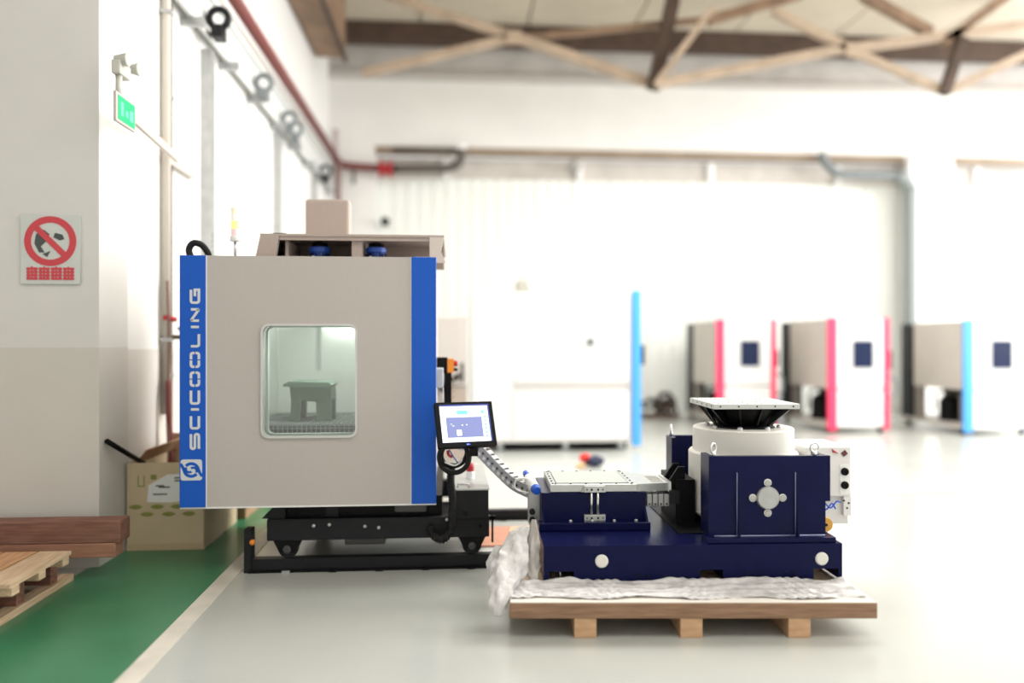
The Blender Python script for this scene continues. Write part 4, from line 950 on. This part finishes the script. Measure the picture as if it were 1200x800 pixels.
gc = thing('grey_cabinet', 'light grey cabinet with brown lower door behind the chamber', 'cabinet', (-0.22, 9.1, 0))
box('cabinet_body', mat('cab_grey', (0.62, 0.58, 0.55), 0.5), gc, 0, 0.40, 0.02, 0.7, 0.0, 1.80, bev=0.008)
box('upper_door', mat('cab_grey', (0.62, 0.58, 0.55), 0.5), gc, 0.01, 0.33, 0.0, 0.02, 0.98, 1.79, bev=0.004)
box('lower_door', mat('cab_brown', (0.46, 0.38, 0.33), 0.5), gc, 0.01, 0.39, 0.0, 0.02, 0.10, 0.96, bev=0.004)
box('door_gap', ink, gc, 0.01, 0.39, 0.005, 0.02, 0.962, 0.976)
MB().cyl((0.34, -0.01, 1.02), (0.34, -0.01, 1.25), 0.012).build('handle', charcoal, gc)
MB().beam((0.10, -0.02, 0.99), (0.31, -0.02, 1.10), 0.03, 0.05).build('stay_arm', black, gc)

def small_machine(label, X, Y, wd, dep, col, h=1.87, grp='small test machines along the back'):
    t_ = thing('test_machine', label, 'machine', (X, Y, 0))
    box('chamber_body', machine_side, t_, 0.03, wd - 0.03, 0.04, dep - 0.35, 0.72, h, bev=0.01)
    box('upper_door', machine_white, t_, 0.15, wd - 0.10, 0.0, 0.04, 0.74, h, bev=0.006)
    box('lower_panel', machine_white, t_, 0.15, wd - 0.10, 0.0, 0.04, 0.10, 0.70, bev=0.006)
    box('seam', mat('seam_grey', (0.35, 0.32, 0.30), 0.6), t_, 0.15, wd - 0.10, 0.012, 0.04, 0.70, 0.74)
    box('side_stripe', col, t_, 0.0, 0.15, -0.01, 0.05, 0.05, h + 0.02, bev=0.006); box('side_stripe', col, t_, wd - 0.10, wd, -0.01, 0.05, 0.05, h + 0.02, bev=0.006)
    wf = MB().prism(rrect(0.37 * wd, 0.37 * wd + 0.40, 1.04, 1.54, 0.03), XZ, -0.012, 0.0).build('window_frame', mat('frame_grey', (0.55, 0.56, 0.58), 0.4), t_)
    MB().prism(rrect(0.37 * wd + 0.03, 0.37 * wd + 0.37, 1.07, 1.51, 0.03), XZ, -0.016, -0.012).build('window_pane', navy_glass, wf)
    box('base_frame', machine_side, t_, 0.0, wd, 0.06, dep, 0.10, 0.16)
    box('rear_column', charcoal, t_, 0.02, 0.30, dep - 0.28, dep, 0.16, h - 0.02); box('rear_column', charcoal, t_, wd - 0.3, wd - 0.02, dep - 0.28, dep, 0.16, h - 0.05)
    box('rear_panel', mat('panel_taupe', (0.27, 0.24, 0.21), 0.6), t_, 0.06, 0.12, dep - 0.55, dep - 0.33, 0.16, 0.9)
    cp = MB().lathe([(0.17, 0.16), (0.17, 0.50), (0.11, 0.58)], (0.30, dep * 0.45, 0), 18).build('compressor', black, t_)
    MB().tube(catmull([(0.30, dep * 0.45, 0.58), (0.30, dep * 0.5, 0.66), (0.2, dep * 0.58, 0.6), (0.2, dep * 0.6, 0.3)], 5), 0.02, 8).build('pipe', charcoal, cp)
    box('condenser', mat('cond_grey', (0.24, 0.21, 0.19), 0.6), t_, 0.14, 0.6, 0.10, 0.32, 0.16, 0.64)
    box('partition', mat('partition_brown', (0.17, 0.14, 0.12), 0.6), t_, 0.62, 0.65, 0.06, dep - 0.3, 0.16, 0.72)
    box('handle', charcoal, t_, wd, wd + 0.05, 0.0, 0.05, 1.05, 1.35, bev=0.01)
    MB().tube(catmull([(wd, 0.03, 0.95), (wd + 0.13, 0.03, 0.85), (wd + 0.12, 0.03, 0.62), (wd, 0.03, 0.58)], 5), 0.025, 8).build('hose', grey_pipe, t_)
    for x in (0.08, wd - 0.08):
        for y in (0.14, dep - 0.12):
            cs = MB().lathe([(0.045, -0.02), (0.045, 0.02)], (x, y, 0.045), 14, 'y').build('caster', black, t_); box('caster_fork', galv, cs, x - 0.02, x + 0.02, y - 0.02, y + 0.02, 0.045, 0.10)
    tag(t_, group=grp)
    return t_
small_machine('pink-red striped test machine seen behind the square head plate', 4.60, 13.1, 1.08, 1.75, pink)
small_machine('pink-red striped test machine in the middle of the back row', 6.12, 12.1, 1.04, 1.85, pink)
small_machine('light blue striped test machine at the end of the back row', 8.14, 11.65, 1.15, 1.75, sky_blue, 1.83)

# clutter on the floor at the back
cg = thing('cable_heap', 'dark heap of coiled cable on the floor at the back wall', 'cable', (4.05, 14.75, 0))
random.seed(5)
for k in range(7):
    MB().torus((random.uniform(-0.22, 0.22), random.uniform(-0.12, 0.12), 0.10 + 0.05 * k), (random.uniform(-0.7, 0.7), random.uniform(-1, -0.2), 0.8), 0.14 + 0.02 * (k % 3), 0.035, 18, 6).build('coil', dark_brown if k % 2 else charcoal, cg)
box('cable_drum', mat('drum_brown', (0.14, 0.10, 0.08), 0.8), cg, -0.35, 0.35, -0.12, 0.2, 0.0, 0.10)
tb_ = thing('blue_bin', 'small blue plastic bin on the floor between the two pink machines', 'bin', (6.25, 14.6, 0))
MB().lathe([(0.13, 0), (0.17, 0.34), (0.18, 0.34), (0.18, 0.36), (0.12, 0.36)], k=20).build('bucket', mat('bin_blue', (0.02, 0.18, 0.60), 0.4), tb_)
MB().tube(catmull([(-0.175, 0, 0.33), (-0.12, -0.1, 0.25), (0.0, -0.17, 0.22), (0.12, -0.1, 0.25), (0.175, 0, 0.33)], 4), 0.008, 6).build('handle', galv, tb_)
def lump(mb, c, r_, sc, seed):
    g = bmesh.ops.create_icosphere(mb.bm, subdivisions=3, radius=r_)
    for q in g['verts']:
        n = q.co.normalized(); k = 1 + 0.16 * math.sin(7 * n.x + seed) * math.sin(6 * n.y + 2 * seed) + 0.12 * math.sin(13 * n.z + 9 * n.x)
        q.co = Vector((q.co.x * sc[0] * k, q.co.y * sc[1] * k, q.co.z * sc[2] * k)) + Vector(c)
    return mb
rg = thing('work_rags', 'bundle of red and navy work cloths on the floor by the white machine', 'cloth', (1.66, 9.1, 0))
lump(MB(), (0.03, 0, 0.065), 0.10, (1.15, 0.8, 0.66), 1.0).build('navy_cloth', navy_cloth, rg, 70)
lump(MB(), (-0.075, 0.02, 0.10), 0.075, (0.9, 0.8, 0.75), 2.0).build('red_cloth', red_cloth, rg, 70)
lump(MB(), (-0.13, -0.03, 0.02), 0.05, (1.2, 0.8, 0.35), 3.0).build('yellow_cloth', mat('yellow_cloth', (0.75, 0.45, 0.10), 0.85), rg, 70)
tag(MB().box(2.5, 6.4, 7.25, 7.42, 0, 0.010).build('floor_strip', mat('strip_grey', (0.52, 0.51, 0.49), 0.6, var=0.3, scale=3)), 'worn grey cable strip lying across the floor right of the shaker', 'strip')
